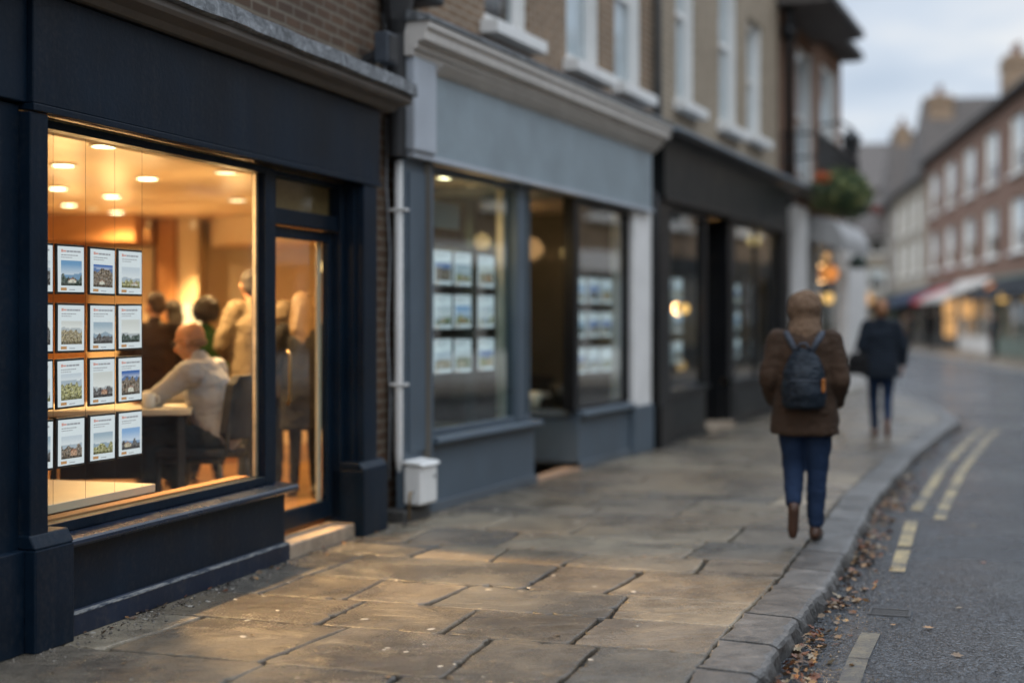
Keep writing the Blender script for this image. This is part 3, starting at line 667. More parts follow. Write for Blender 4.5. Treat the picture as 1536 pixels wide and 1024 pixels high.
# road drain
dr = empty('drain_grate', 'small iron road drain grate with parallel bars near the leafy gutter', 'drain', (2.06, 7.75, -.100), -th0)
dr.scale = (.8, .7, 1); f = MB(); f.box(-.14,-.12,-.13,.13,-.005,.006).box(.12,.14,-.13,.13,-.005,.006).box(-.12,.12,-.13,-.11,-.005,.006).box(-.12,.12,.11,.13,-.005,.006); f.build('frame', M['dark'], dr, .002)
f = MB(); [f.box(-.12,.12,-.1+.034*i,-.082+.034*i,-.004,.004) for i in range(6)]; f.build('grille', M['dark'], dr, .002)

# fallen leaves, grit
def leafpoly(mb, p, size, col, rz, tx, ty, fold):
    pr = [(0,-.55),(.16,-.30),(.34,-.22),(.26,0),(.40,.18),(.17,.22),(0,.55),(-.17,.22),(-.40,.18),(-.26,0),(-.34,-.22),(-.16,-.30)]
    m = Euler((tx, ty, rz)).to_matrix(); vs = []
    for x, y in pr: vs.append(V(p)+m@V((x*size, y*size, abs(x)*size*fold+abs(y)**2*size*fold*.8)))
    vs.append(V(p)); n = len(pr)
    mb.add(vs, [(i, (i+1) % n, n) for i in range(n)], col)
lf = MB(); LC = [(.20,.075,.03),(.14,.05,.022),(.24,.12,.045),(.10,.055,.03),(.06,.04,.025),(.27,.16,.07),(.16,.11,.065),(.26,.21,.14)]
for i in range(900):
    z = 5.3+random.random()**1.25*9 if i < 760 else random.uniform(10, 24)
    cl_ = noise.noise(V((z*1.4, 0, 5)))
    if cl_ < -.12 and random.random() < .75: continue
    off = abs(random.gauss(.0, .085))+.02
    hgt = max(0, .045-off*.25)*random.random()
    d = V((kx(z+.1)-kx(z), .1)).normalized()
    leafpoly(lf, (kx(z)+d.y*off, z-d.x*off, -.092+hgt), random.uniform(.028, .062), random.choice(LC), random.random()*6.3, random.gauss(0, .35), random.gauss(0, .35), random.uniform(.1, .7))
for i in range(22):
    z = random.uniform(5.4, 13); off = random.uniform(.3, 2.2)
    leafpoly(lf, (kx(z)+off, z, -.09), random.uniform(.03, .06), random.choice(LC), random.random()*6.3, random.gauss(0, .15), random.gauss(0, .15), .2)
for i in range(60):
    u = random.uniform(.3, 4.6); p = A.w(u, -abs(random.gauss(0, .07))-.02+(.04 if u < 3.4 else 0))
    leafpoly(lf, (p.x, p.y, .008), random.uniform(.02, .045), random.choice(LC), random.random()*6.3, random.gauss(0, .3), random.gauss(0, .3), .4)
for i in range(26):
    u = random.uniform(-.5, 12); p = A.w(u, -random.uniform(.2, 2.4))
    leafpoly(lf, (p.x, p.y, .006), random.uniform(.02, .04), random.choice(LC[4:]), random.random()*6.3, random.gauss(0, .1), random.gauss(0, .1), .2)
tag(lf.build('fallen_leaves', M['litter'], cols=True), 'brown and orange fallen leaves gathered in the gutter and by the plinth', 'leaves', kind='stuff')
gr = MB()
for i in range(1500):
    if i < 800: u = random.uniform(-.2, 4.5); p = A.w(u, -abs(random.gauss(0, .09))); z0 = 0
    else:
        z = random.uniform(5.3, 12); p = V((kx(z)+abs(random.gauss(.06, .14))+.02, z)); z0 = -.1
    r_ = random.uniform(.002, .007); k = random.uniform(.04, .28)
    gr.ell((p.x, p.y, z0+r_*.5), (r_*random.uniform(.8, 1.6), r_, r_*.7), (0, 0, random.random()*3), 5, 4, (k, k*.9, k*.78))
for i in range(90):
    u = random.uniform(-.3, 6); p = A.w(u, -random.random()**1.6*2.6); k = random.uniform(.35, .6); r_ = random.uniform(.006, .017)
    gr.ell((p.x, p.y, .001), (r_*random.uniform(1, 1.8), r_, .0022), (0, 0, random.random()*3), 7, 4, (k, k*.94, k*.82))
tag(gr.build('grit', M['litter'], cols=True), 'fine grit and crumbs lying along plinth and gutter', 'grit', kind='stuff')
# small stepped stones along the foot of the shops
# ------------------------------------------------------------------ window helper
def sash(parent, xa, xb, za, zb, y, fr=M['white'], name='window', sill=True, blind=.5, gm=None, bars=False, arch=False):
    f = MB(); b = .11; f.box(xa-.0, xa+.03, y-.07, y-.001, za, zb).box(xb-.03, xb, y-.07, y-.001, za, zb)
    f.box(xa, xa+b, y, y+.07, za, zb).box(xb-b, xb, y, y+.07, za, zb).box(xa+b, xb-b, y, y+.07, zb-b, zb).box(xa+b, xb-b, y, y+.07, za, za+b)
    zm = (za+zb)/2; f.box(xa+b, xb-b, y+.01, y+.06, zm-.035, zm+.035)
    if bars: f.box((xa+xb)/2-.015, (xa+xb)/2+.015, y+.015, y+.055, za+b, zm-.035).box((xa+xb)/2-.015, (xa+xb)/2+.015, y+.015, y+.055, zm+.035, zb-b)
    o = f.build(name, fr, parent, .004)
    MB().box(xa+b-.005, xb-b+.005, y+.03, y+.038, za+b, zb-b).build('pane', gm or M['glassU'], o)
    if sill: MB().prof([(y-.27, za-.14), (y+.02, za-.14), (y+.02, za-.003), (y-.27, za-.025)], xa-.09, xb+.09).build('sill', fr, o, .006)
    if blind: MB().box(xa+.02, xb-.02, y+.075, y+.085, zb-(zb-za)*blind, zb).build('blind', M['blind'], o)
    return o
M['blind'] = plain('blind_cloth', (.80, .81, .82), .9, 4, .05)
M['room_shade'] = plain('painted_room_shade', (.03, .028, .026), .9, 2)  # near-black colour stands in for the dimness of unlit rooms

def picture(seed):
    """small printed picture: sky, hills, planting and sometimes a house"""
    rnd = random.Random(seed*7919+13); [rnd.random() for _ in range(5)]; nx, ny = 30, 22; g = []
    sk = rnd.choice([(.30,.48,.78),(.50,.60,.74),(.07,.17,.48),(.66,.72,.80),(.42,.52,.62),(.74,.74,.72),(.20,.38,.62)])
    veg = rnd.choice([(.12,.15,.07),(.26,.21,.13),(.06,.08,.07),(.28,.26,.12),(.16,.12,.09),(.10,.09,.09)])
    hz = rnd.uniform(.35, .8); hx = rnd.uniform(.3, .75); hw = rnd.uniform(.10, .2); hh = rnd.uniform(.15, .4); hc = rnd.choice([(.8,.76,.66),(.85,.85,.85),(.62,.38,.26),(.7,.6,.45)]); house = rnd.random() < .75
    for j in range(ny+1):
        for i in range(nx+1):
            x, y = i/nx, j/ny
            k = (y-hz)/(1-hz)
            c = [a+(1-a)*max(0, .75-k)*.8 for a in sk] if k > 0 else list(sk)
            m = hz+.12*noise.noise(V((x*2.4, seed*1.7, 0)))+.03
            if y < m: c = [a*.55+b*.45 for a, b in zip(sk, (.25,.32,.40))]
            tr = hz-.08+.28*noise.noise(V((x*5, seed*.9, 4)))
            if y < tr:
                n = noise.noise(V((x*16, y*16, seed))); n2 = noise.noise(V((x*40, y*40, seed)))
                c = [max(.01, a*(1.2+2.2*n)+max(0, n2)*.5) for a in veg]
                if y < .12: c = [a*.5 for a in c]
            if house and abs(x-hx) < hw and .1 < y < .1+hh-abs(x-hx)*.5:
                c = list(hc); 
                if noise.noise(V((x*22, y*22, seed+3))) > .18: c = [a*.3 for a in hc]
                if y > .06+hh-abs(x-hx)*.5: c = [.35, .14, .09]
            g.append(tuple(c))
    return nx, ny, g
def card(parent_name, label, fr, u, z, wd, ht, y, seed, group, lit=True):
    p = fr.w(u, y); r = empty(parent_name, label, 'property card', (p.x, p.y, z), fr.rz, group)
    tl = random.Random(seed+500).uniform(-.014, .014); r.rotation_euler = (0, tl, fr.rz); MB().box(0, wd, 0, .012, 0, ht).build('frame', M['dark'], r, .003)
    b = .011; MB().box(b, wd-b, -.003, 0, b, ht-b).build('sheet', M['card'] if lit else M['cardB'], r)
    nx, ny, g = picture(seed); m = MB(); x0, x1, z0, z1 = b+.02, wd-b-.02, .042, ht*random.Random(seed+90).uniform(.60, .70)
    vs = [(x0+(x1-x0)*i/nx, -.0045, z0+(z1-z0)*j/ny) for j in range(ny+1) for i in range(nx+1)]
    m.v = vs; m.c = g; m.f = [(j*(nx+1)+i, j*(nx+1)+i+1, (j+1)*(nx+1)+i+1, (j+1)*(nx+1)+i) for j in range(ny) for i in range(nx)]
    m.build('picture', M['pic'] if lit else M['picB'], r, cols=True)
    rnd = random.Random(seed); k = MB(); x = b+.022
    MB().box(x, x+.016, -.0046, -.004, ht-.040, ht-.026).box(x+.018, x+.04, -.0046, -.004, ht-.038, ht-.030).build('heading', M['inkr'], r)
    x += .044
    while x < wd-.055:
        l = rnd.uniform(.012, .03); k.box(x, min(x+l, wd-.03), -.0046, -.004, ht-.039, ht-.030); x += l+.004
    x = b+.022
    while x < wd*.66:
        l = rnd.uniform(.008, .02); k.box(x, x+l, -.0046, -.004, ht-.056, ht-.051); x += l+.004
    x = b+.022
    while x < wd*.5:
        l = rnd.uniform(.006, .016); k.box(x, x+l, -.0046, -.004, ht-.067, ht-.063); x += l+.004
    k.box(wd*.42, wd*.62, -.0046, -.004, .020, .024)
    k.build('text_lines', M['ink'], r)
    MB().box(b+.018, b+.018+wd*.2, -.0046, -.004, .018, .032).build('footer_logo', M['inko'], r)
    return r
CHAIN = []

# ------------------------------------------------------------------ navy shop
a = empty('corner_shop', 'navy painted lit shop with brown brick above and a worn lead cornice', 'shop', (A.o.x, A.o.y, 0), A.rz)
w_ = MB(); w_.wall(-7, 4.72, 3.0, 8, .15, .45, []); w_.box(3.9, 4.62, .15, .28, 0, 3.0); w_.box(-7, -.1, .5, .8, 0, 3.0)
w_.box(-7, 4.72, .46, 4, 7.8, 8); w_.box(-7, -6.8, .46, 4, 0, 7.8); w_.box(4.5, 4.70, .46, 3.5, 3.0, 7.8)
w_.build('wall', M['brickA'], a)
m = MB(); m.box(0, 3.94, 0, .45, 2.47, 2.98); m.box(-.7, -.001, .03, .5, 2.47, 2.98); m.box(-.7, 4.0, .08, .45, 2.98, 3.04)
fa = m.build('fascia', M['navy'], a, .006)
m = MB(); m.prof([(-.012, 2.435), (.0, 2.435), (.14, 2.45), (.14, 2.468), (-.012, 2.468)], -.012, 3.95); m.build('bead', M['navy'], fa, .004)
m = MB(); m.prof([(.08, 2.99), (-.02, 3.0), (-.05, 3.03), (-.14, 3.045), (-.16, 3.065), (-.16, 3.10), (.12, 3.10)], -.75, 4.16); cn = m.build('cornice', M['stonepaint2'], a, .004)
m = MB(); k = 60; 
for i in range(k):
    x0, x1 = -.75+4.92*i/k, -.75+4.92*(i+1)/k
    def pr(x):
        q = noise.noise(V((x*2.3, 1, 1)))*.014; q2 = noise.noise(V((x*7, 5, 1)))*.008
        return [(-.165+q2, 3.101), (-.20+q2, 3.11+q), (-.19, 3.20+q), (-.09, 3.235+q), (.149, 3.28+q*.5), (.149, 3.101)]
    p0, p1 = pr(x0), pr(x1); n = 6
    m.add([(x0, y, z) for y, z in p0]+[(x1, y, z) for y, z in p1], [(j, (j+1) % n, (j+1) % n+n, j+n) for j in range(n)])
m.build('lead_cap', M['lead'], cn)
# pilasters
m = MB(); m.box(-.02, .11, .0, .099, .52, 2.43); m.box(-.7, -.02, .06, .5, .0, 2.46); pl = m.build('pilaster', M['navy'], a, .005)
m = MB(); m.box(-.03, .26, -.035, .2, .0, .465); m.prof([(-.035, .466), (.14, .466), (.14, .53), (.0, .53)], -.03, .26); m.box(-.7,-.031,.02,.5,0,.465); m.build('plinth_block', M['navy'], pl, .008)
m = MB(); m.box(3.66, 3.89, .0, .262, .50, 2.43); m.box(3.63, 3.659, .06, .262, .50, 2.43); pl = m.build('pilaster', M['navy'], a, .005)
m = MB(); m.box(3.56, 3.98, -.045, .262, .0, .46); m.prof([(-.045, .461), (.14, .461), (.14, .51), (-.005, .51)], 3.56, 3.98); m.build('plinth_block', M['navy'], pl, .008)
# stall riser and sill
m = MB(); m.box(.261, 2.56, .05, .3, .11, .42); sr = m.build('stall_riser', M['navy'], a, .003)
m = MB(); m.box(.261, 2.575, .022, .049, 0, .10).prof([(.0221, .101), (.049, .101), (.049, .12), (.036, .112)], .261, 2.575); m.build('plinth', M['navy_worn'], sr, .003); MB().prof([(.020, .0985), (.020, .1035), (.0345, .1145), (.0355, .113), (.0225, .0985)], .262, 2.574).build('chipped_edge', M['chip'], sr)
m = MB(); m.prof([(.049, .421), (.01, .425), (-.018, .432), (-.03, .445), (-.028, .462), (-.018, .472), (.13, .486), (.13, .421)], .18, 2.60); m.build('sill', M['navy_sill'], a, .003, False)
# window frame
m = MB(); m.box(.10, .23, .10, .17, .487, 2.43).box(2.40, 2.52, .10, .15, .487, 2.43).box(.23, 2.40, .10, .17, .487, .535).box(.23, 2.40, .10, .17, 2.39, 2.43)
wf = m.build('window_frame', M['navy'], a, .004)
MB().box(.23, 2.40, .135, .143, .535, 2.39).build('pane', M['glass'], wf)
MB().box(2.375, 2.415, .151, .175, .536, 2.389).build('pale_jamb_strip', M['step'], wf, .003)  # tan strip stands in for interior light caught on the frame edge
MB().box(.23, 2.33, .175, .26, .49, .545).build('inner_ledge', M['tan_wall'], wf, .003)
# door
m = MB(); m.box(2.521, 2.60, .13, .26, .13, 2.43).box(3.56, 3.629, .13, .26, .13, 2.43).box(2.60, 3.56, .15, .26, 2.10, 2.20).box(2.60, 3.56, .15, .26, 2.40, 2.43)
df = m.build('door_frame', M['navy'], a, .004)
m = MB(); m.box(2.61, 2.66, .19, .235, .14, 2.09).box(3.48, 3.55, .19, .235, .14, 2.09).box(2.66, 3.48, .19, .235, .14, .26).box(2.66, 3.48, .19, .235, 2.02, 2.09)
dd = m.build('door', M['navy'], a, .004)
MB().box(2.66, 3.48, .21, .216, .26, 2.02).build('pane', M['glass'], dd)
MB().box(3.43, 3.48, .24, .26, .15, 2.06).build('pale_jamb_strip', M['cream'], dd, .003)
MB().tube([(2.83, .17, .95), (2.83, .15, .98), (2.83, .15, 1.27), (2.83, .17, 1.30)], .011).build('handle', M['brass'], dd, 0, True)
m = MB(); 
for i in range(28): m.box(2.61+.034*i, 2.62+.034*i, .215, .22, 2.20, 2.40)
for i in range(9): m.box(2.60, 3.56, .212, .2145, 2.215+.021*i, 2.220+.021*i)
m.box(2.60, 3.56, .228, .235, 2.20, 2.40)
tg = m.build('transom_light', M['mesh'], df)
MB().box(2.60, 3.56, .20, .205, 2.20, 2.40).build('pane', M['glass'], df)
m = MB(); m.box(2.58, 3.62, .025, .24, -.01, .095); m.build('doorstep', M['step'], a, .012)
# interior room
Lr = [A.l(*p) for p in ((-1.22, 10.36), (-1.78, 15.5), (-6.8, 15.5), (-6.8, 8.2))]
q0 = (4.02, .3); q4 = (-.3, .3); q3 = A.l(-6.8, 8.2)
poly = [(.0, .2), (3.64, .262), (4.0, .3), Lr[1], Lr[2], q3]
MB().prism(poly, .0, .147).build('floor', M['floor'], a)
poly2 = [(.0, .26), (4.0, .3), Lr[1], Lr[2], q3]
MB().prism(poly2, 2.55, 2.7).build('ceiling', M['ceil'], a)
m = MB(); m.seg(Lr[1], (4.0, .3), .12, 0, 2.7).seg(Lr[2], Lr[1], .12, 0, 2.7); m.seg(q3, Lr[2], .12, 0, 2.7); m.seg((.0, .24), q3, .12, 0, 2.7)
m.box(0, 4.0, .262, .45, 2.435, 2.56)
iw = m.build('interior_wall', M['cream_wall'], a)
def ib(name, X0, X1, Z0, Z1, z0, z1, mat, parent=None, bev=.004):     # box given in world axes, inside the navy shop
    pts = [A.l(X0, Z0), A.l(X1, Z0), A.l(X1, Z1), A.l(X0, Z1)]
    return MB().prism(pts, z0, z1).build(name, mat, parent or a, bev)
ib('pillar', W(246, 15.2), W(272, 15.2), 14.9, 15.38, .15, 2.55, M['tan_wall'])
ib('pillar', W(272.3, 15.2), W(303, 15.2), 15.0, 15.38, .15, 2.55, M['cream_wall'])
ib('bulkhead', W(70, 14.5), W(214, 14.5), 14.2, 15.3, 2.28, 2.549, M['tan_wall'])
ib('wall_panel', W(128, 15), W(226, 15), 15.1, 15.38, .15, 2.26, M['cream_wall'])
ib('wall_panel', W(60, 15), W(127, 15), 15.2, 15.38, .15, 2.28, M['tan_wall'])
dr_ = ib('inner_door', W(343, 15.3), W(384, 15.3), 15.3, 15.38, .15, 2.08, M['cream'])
# curved soffit
pts = []; n = 20; cx, cz = W(440, 14.2), 15.4
for i in range(n+1):
    t_ = math.pi+math.pi*i/n; pts.append(A.l(cx+1.05*math.cos(t_)*1.0, cz-.0+1.5*math.sin(t_)*.8))
MB().prism(pts, 2.26, 2.549).build('curved_soffit', M['cream_wall'], a, 0)
def pend(fr_, X, Z, z, r, st, name='pendant_lamp', label='', cat='lamp', drop=None, group=None, mat=None, power=0):
    e = empty(name, label, cat, (X, Z, z), 0, group)
    MB().ell((0, 0, 0), (r, r, r*1.05), nu=16, nv=10).build('shade', mat or M['globe'], e, 0, True)
    if drop: MB().tube([(0, 0, r), (0, 0, drop-z)], .006, 6).build('cord', M['dark'], e)
    if power: lamp(e, power, r*1.2)
    return e
def lamp(parent, power, rad=.05, spot=None, z=0, col=(1, .58, .24), pt=False):
    l = bpy.data.lights.new('bulb_or_fill', 'SPOT' if spot else 'POINT'); l.energy = power; l.color = col; l.shadow_soft_size = rad
    if spot: l.spot_size = R(spot); l.spot_blend = 1
    o = bpy.data.objects.new('bulb_or_fill', l); COL.objects.link(o); o.parent = parent; o.location = (0, 0, z); return o
def downlight(px, py, zc, label, power, big=.075, mat=None, group='ceiling downlights in the navy shop', spot=150, Z=None, tilt=0):
    Z = Z or (zc-1.5)*F/(478-py); e = empty('ceiling_downlight', label, 'ceiling light', (W(px, Z), Z, zc), 0, group)
    MB().lathe([(big, -.002), (big+.018, -.002), (big+.018, -.012), (big, -.016), (big, -.002)]).build('trim', M['white'], e)
    MB().lathe([(.001, -.006), (big-.002, -.006), (big-.004, -.012), (.001, -.014)]).build('lens', mat or M['lens'], e)
    sp_ = lamp(e, power*.8, .06, 100 if tilt else spot, -.03)
    if tilt: s2 = -A.v*math.sin(R(tilt)); sp_.rotation_euler = V((s2.x, s2.y, -math.cos(R(tilt)))).to_track_quat('-Z', 'Y').to_euler()
    lamp(e, min(power, 110)*.09, .12, None, -.5); return e  # added fill point in mid-air below the fitting, brightens the ceiling
P = 125
downlight(157, 217, 2.55, 'bright round ceiling light nearest the window glass, at top left', P*10, tilt=48)
downlight(95, 246, 2.55, 'round ceiling light beside the hanging wire at the left window edge', P)
downlight(221, 266, 2.55, 'bright round ceiling light in the middle of the navy shop ceiling', P*9, tilt=50)
downlight(87, 281, 2.55, 'round ceiling light directly behind the one by the hanging wire', P*.7)
downlight(168, 293, 2.55, 'bright ceiling light below and left of the middle one', P)
downlight(104, 306, 2.55, 'small distant ceiling light over the dark bulkhead, leftmost of the far ones', P*2.6, .07)
downlight(175, 317, 2.55, 'smallest distant ceiling light just above the cream screen', P*3, .07)
downlight(356, 299, 2.55, 'dim ceiling light above the head of the man in beige', P*2.6, mat=M['lensdim'])
downlight(339, 257, 2.55, 'faint ceiling light close under the window head', P*10, tilt=48, mat=M['lensdim'])
for px, X_, nm in ((216, 0, 'left'), (288, 0, 'right')):
    e = empty('wall_spotlight', 'wall spot throwing a bright cone down the %s of the two lit columns' % ('orange wall left' if nm == 'left' else 'right'), 'wall light', (W(px, 14.6), 14.7, 2.53), 0, 'wall washing spots')
    MB().lathe([(.001, 0), (.04, 0), (.045, -.09), (.03, -.09), (.001, -.03)], n=14).build('shade', M['white'], e)
    MB().ell((0, 0, -.06), (.028, .028, .028), nu=10, nv=6).build('lens', M['lens'], e)
    l = lamp(e, 420, .02, 70, -.10)
# lamp on back counter
e = empty('table_lamp', 'glowing cream table lamp at the back between two standing people', 'lamp', (W(285, 13.6), 13.6, 1.15))
MB().lathe([(.08, 0), (.09, .02), (.02, .05), (.02, .28), (.001, .29)], n=16).build('base', M['brass'], e, 0, True)
MB().lathe([(.14, .24), (.07, .50), (.068, .50), (.138, .24)], n=20).build('shade', M['globe2'], e, 0, True); lamp(e, 45, .08, None, .38)
cnt = empty('back_counter', 'low dark counter carrying the glowing table lamp at the back', 'counter', (W(285, 13.7), 13.7, .15))
MB().box(-.6, .6, -.22, .3, .96, 1.0).build('top', M['wood'], cnt, .004); MB().box(-.55, .55, -.18, .28, 0, .959).build('cabinet', M['tan_wall'], cnt, .004)
pend(A, W(487, 11.2), 11.2, ZZ(400, 11.2), .045, 5, label='small warm globe lamp glowing behind the door glass', drop=2.55)
# smoke detector
MB().lathe([(.001, -.035), (.05, -.03), (.06, 0), (.001, 0)], (0, 0, 0), 14).build('smoke_detector', M['white'], None, 0, True).location = (W(139, 13.4), 13.4, 2.549)
tag(bpy.data.objects['smoke_detector'], 'small round smoke detector on the warm ceiling', 'smoke detector')
# cards in the window
cols_ = [(.222, 'leftmost clipped column'), (.478, 'second column'), (.745, 'third column'), (.998, 'right column')]
rows_ = [(1.62, 'top row'), (1.333, 'second row'), (1.058, 'third row'), (.772, 'bottom row')]
sd = 3
for zi, (z, rn) in enumerate(rows_):
    for ci, (u, cn_) in enumerate(cols_):
        sd += 1
        card('property_card', 'backlit property card in the %s, %s, of the navy shop window' % (rn, cn_), A, u, z, .232, .245, .22, sd, 'backlit property cards in the navy shop window')
for i, u in enumerate((.462, .728, .984, 1.24)):
    p = A.w(u, .228); e = MB().tube([(0, 0, .60), (0, 0, 2.545)], .0009, 5).build('display_wire', M['dark'])
    e.location = (p.x, p.y, 0); tag(e, 'thin steel wire holding the %s column of lit cards' % ('first', 'second', 'third', 'right')[i], 'wire', 'display wires in the navy shop window')
# display bench
p = A.w(.12, .27); e = empty('display_bench', 'low cream display bench just inside the navy shop window', 'bench', (p.x, p.y, .147), A.rz)
MB().box(0, 1.32, 0, .75, .40, .445).build('top', M['cream'], e, .004); MB().box(.03, 1.28, .03, .7, 0, .399).build('side_panel', M['tan_wall'], e, .003)
p = A.w(.35, .52); e = empty('wooden_stand', 'orange brown wooden stand on the cream display bench', 'stand', (p.x, p.y, .594), A.rz+.1)
for x, y in ((0, 0), (.34, 0), (0, .3), (.34, .3)): MB().box(x, x+.04, y, y+.035, 0, .30).build('leg', M['wood'], e, .003)
MB().box(-.02, .40, -.02, .36, .30, .325).build('top', M['wood'], e, .003); MB().box(.04, .34, .005, .025, .05, .09).box(.005, .025, .035, .3, .05, .09).build('rail', M['wood'], e, .003)

# table and chair for the seated man
TX, TZ = W(225, 9.35), 9.45
e = empty('desk', 'cream topped desk on dark legs where the bald man leans', 'desk', (TX, TZ, .147), R(12))
MB().box(-.75, .25, -.38, .42, .735, .775).build('top', M['cream'], e, .005)
for x, y in ((-.7, -.33), (.16, -.33), (-.7, .35), (.16, .35)): MB().box(x, x+.05, y, y+.05, 0, .734).build('leg', M['dark'], e, .003)
MB().box(-.64, .155, .37, .385, .25, .734).build('modesty_panel', M['dark'], e)
e = empty('mug', 'white mug on the desk in front of the bald man', 'mug', (W(226, 9.25), 9.2, .923))
MB().lathe([(.001, 0), (.038, 0), (.042, .01), (.042, .095), (.038, .095), (.037, .012), (.001, .01)], n=18).build('cup', M['white'], e, 0, True)
MB().tube([(.04, 0, .08), (.065, 0, .075), (.068, 0, .04), (.04, 0, .02)], .006, 8).build('handle', M['white'], e, 0, True)
e = empty('paper_sheet', 'sheet of white paper lying on the desk by his hands', 'paper', (W(240, 9.5), 9.42, .923), .5); MB().box(-.15, .15, -.1, .1, 0, .002).build('sheet', M['white'], e)
M['chair'] = cloth('charcoal_upholstery', (.045, .045, .05))
def rounded(mb, c, sx, sy, sz, k=4):
    mb.ell(c, (sx, sy, sz)); return mb
e = empty('office_chair', 'charcoal upholstered chair under the bald man in the white shirt', 'chair', (W(303, 9.5), 9.52, .147), R(78))
# local +y faces the desk
m = MB(); m.box(-.235, .235, -.22, .24, .43, .50); s_ = m.build('seat', M['chair'], e, .03, True)
m = MB(); vs = []
for j in range(9):
    for i in range(9):
        x = -.23+.46*i/8; z = .56+.42*j/8; cr = .03*(1-(i-4)**2/16); ed = .05 if j in (0, 8) and i in (0, 8) else 0
        vs.append((x*(1-.12*(j/8)**3), -.27-cr-.05*j/8, z+(-ed if j == 8 else ed)))
nb = len(vs); vs += [(x, y+.055, z) for x, y, z in vs]
fs = [(j*9+i, j*9+i+1, j*9+i+10, j*9+i+9) for j in range(8) for i in range(8)]; fs += [tuple(nb+q for q in f_[::-1]) for f_ in fs]
bord = [i for i in range(9)]+[9*j+8 for j in range(1, 9)]+[72+i for i in range(7, -1, -1)]+[9*j for j in range(7, 0, -1)]
fs += [(bord[i], bord[(i+1) % len(bord)], bord[(i+1) % len(bord)]+nb, bord[i]+nb) for i in range(len(bord))]
m.add(vs, fs); m.build('backrest', M['chair'], e, .012, True)
m = MB(); m.tube([(-.2, -.28, .80), (-.22, -.27, .5), (-.22, -.24, .42), (-.22, .2, .42)], .014).tube([(.2, -.28, .80), (.22, -.27, .5), (.22, -.24, .42), (.22, .2, .42)], .014); m.build('frame', M['dark'], e, 0, True)
for x, y in ((-.22, -.22), (.22, -.22), (-.22, .2), (.22, .2)): MB().tube([(x, y, .42), (x*1.1, y*1.15, 0)], .014).build('leg', M['dark'], e, 0, True)

# ------------------------------------------------------------------ things on the pier between the shops
p = A.w(4.44, .03); e = empty('downpipe', 'white painted downpipe running down beside the grey shop', 'pipe', (p.x, p.y, 0), A.rz)
MB().tube([(0, 0, .08), (0, 0, .25), (-.02, .01, .5), (-.02, .01, 2.68)], [.026, .036, .045, .045], 14).build('pipe', M['white'], e, 0, True)
for z in (1.0, 2.3): MB().box(-.07, .03, -.048, .08, z, z+.02).build('bracket', M['white'], e, .004)
p = B.w(.0, -.02); e = empty('meter_box', 'small white utility box fixed low on the grey pilaster', 'box', (p.x, p.y, .12), B.rz)
MB().box(-.02, .26, -.10, .05, 0, .29).build('casing', M['white'], e, .02); MB().prof([(-.12, .29), (.05, .30), (.05, .33), (-.10, .315)], -.035, .275).build('lid', M['white'], e, .008)
MB().lathe([(.001, 0), (.012, 0), (.012, .006), (.001, .008)], n=10).build('lock', M['dark'], e).matrix_local = Matrix.Translation((.2, -.10, .2))@Euler((R(90), 0, 0)).to_matrix().to_4x4()
MB().tube([(-.02, -.03, .1), (-.07, -.03, .1), (-.08, -.03, .02), (-.08, -.03, -.1)], .008, 8).build('pipe', M['brass'], e, 0, True)
p = A.w(4.4, .02); e = MB().box(-.14, .28, -.10, .12, -.01, .09).build('stone_block', M['step2'], None, .015); e.location = (p.x, p.y, 0); e.rotation_euler = (0, 0, B.rz); tag(e, 'dark worn stone block at the foot of the white pipe', 'stone block')
p = A.w(4.42, .13); e = MB().tube([(0, 0, .3), (.01, 0, .9), (-.012, 0, 1.4), (.008, 0, 2.0), (-.02, -.01, 2.5), (-.01, -.03, 3.0)], .007, 7).build('wall_cable', M['greylt'], None, 0, True); e.location = (p.x, p.y, 0); tag(e, 'thin grey cable running up the narrow brick pier', 'cable')
p = A.w(3.98, .05); e = empty('floodlight', 'black floodlight above the end of the worn lead cornice', 'light', (p.x, p.y, 3.32), A.rz)
MB().box(-.08, .10, -.13, -.02, 0, .22).build('housing', M['flood'], e, .012); MB().prof([(-.02, .05), (.10, .0), (.10, .06), (-.02, .12)], -.02, .04).build('bracket', M['dark'], e, .003); MB().box(-.06, .08, -.137, -.1301, .02, .20).build('lens', M['dark'], e)
MB().tube([(0, .02, .05), (.12, .05, -.12), (.25, .06, -.1), (.32, .05, .1), (.30, .06, .5)], .014, 8).build('cable', M['dark'], e, 0, True)
p = A.w(4.36, .06); e = empty('gutter_hopper', 'black hopper head and pipe in the dark gap between the two shops', 'hopper', (p.x, p.y, 2.7), A.rz)
MB().loft([(0, -.02, 0, .075, .07), (0, -.02, .9, .075, .07), (0, -.02, 1.0, .12, .09), (0, -.02, 1.18, .15, .12), (0, -.02, 1.2, .16, .13)], 14).build('hopper', M['dark'], e)
MB().tube([(0, -.02, 1.15), (-.04, 0, 1.7), (-.05, 0, 3.5)], .045, 12).build('pipe', M['dark'], e, 0, True)
p = B.w(1.0, .2); e = empty('alarm_box', 'dark box fixed on the brick above the grey cornice', 'box', (p.x, p.y, 3.98), B.rz)
MB().box(-.5, -.2, -.12, .14, .0, .2).build('casing', M['dark'], e, .02); MB().box(-.47,-.23,-.128,-.121,.03,.16).build('cover', M['flood'], e, .01)

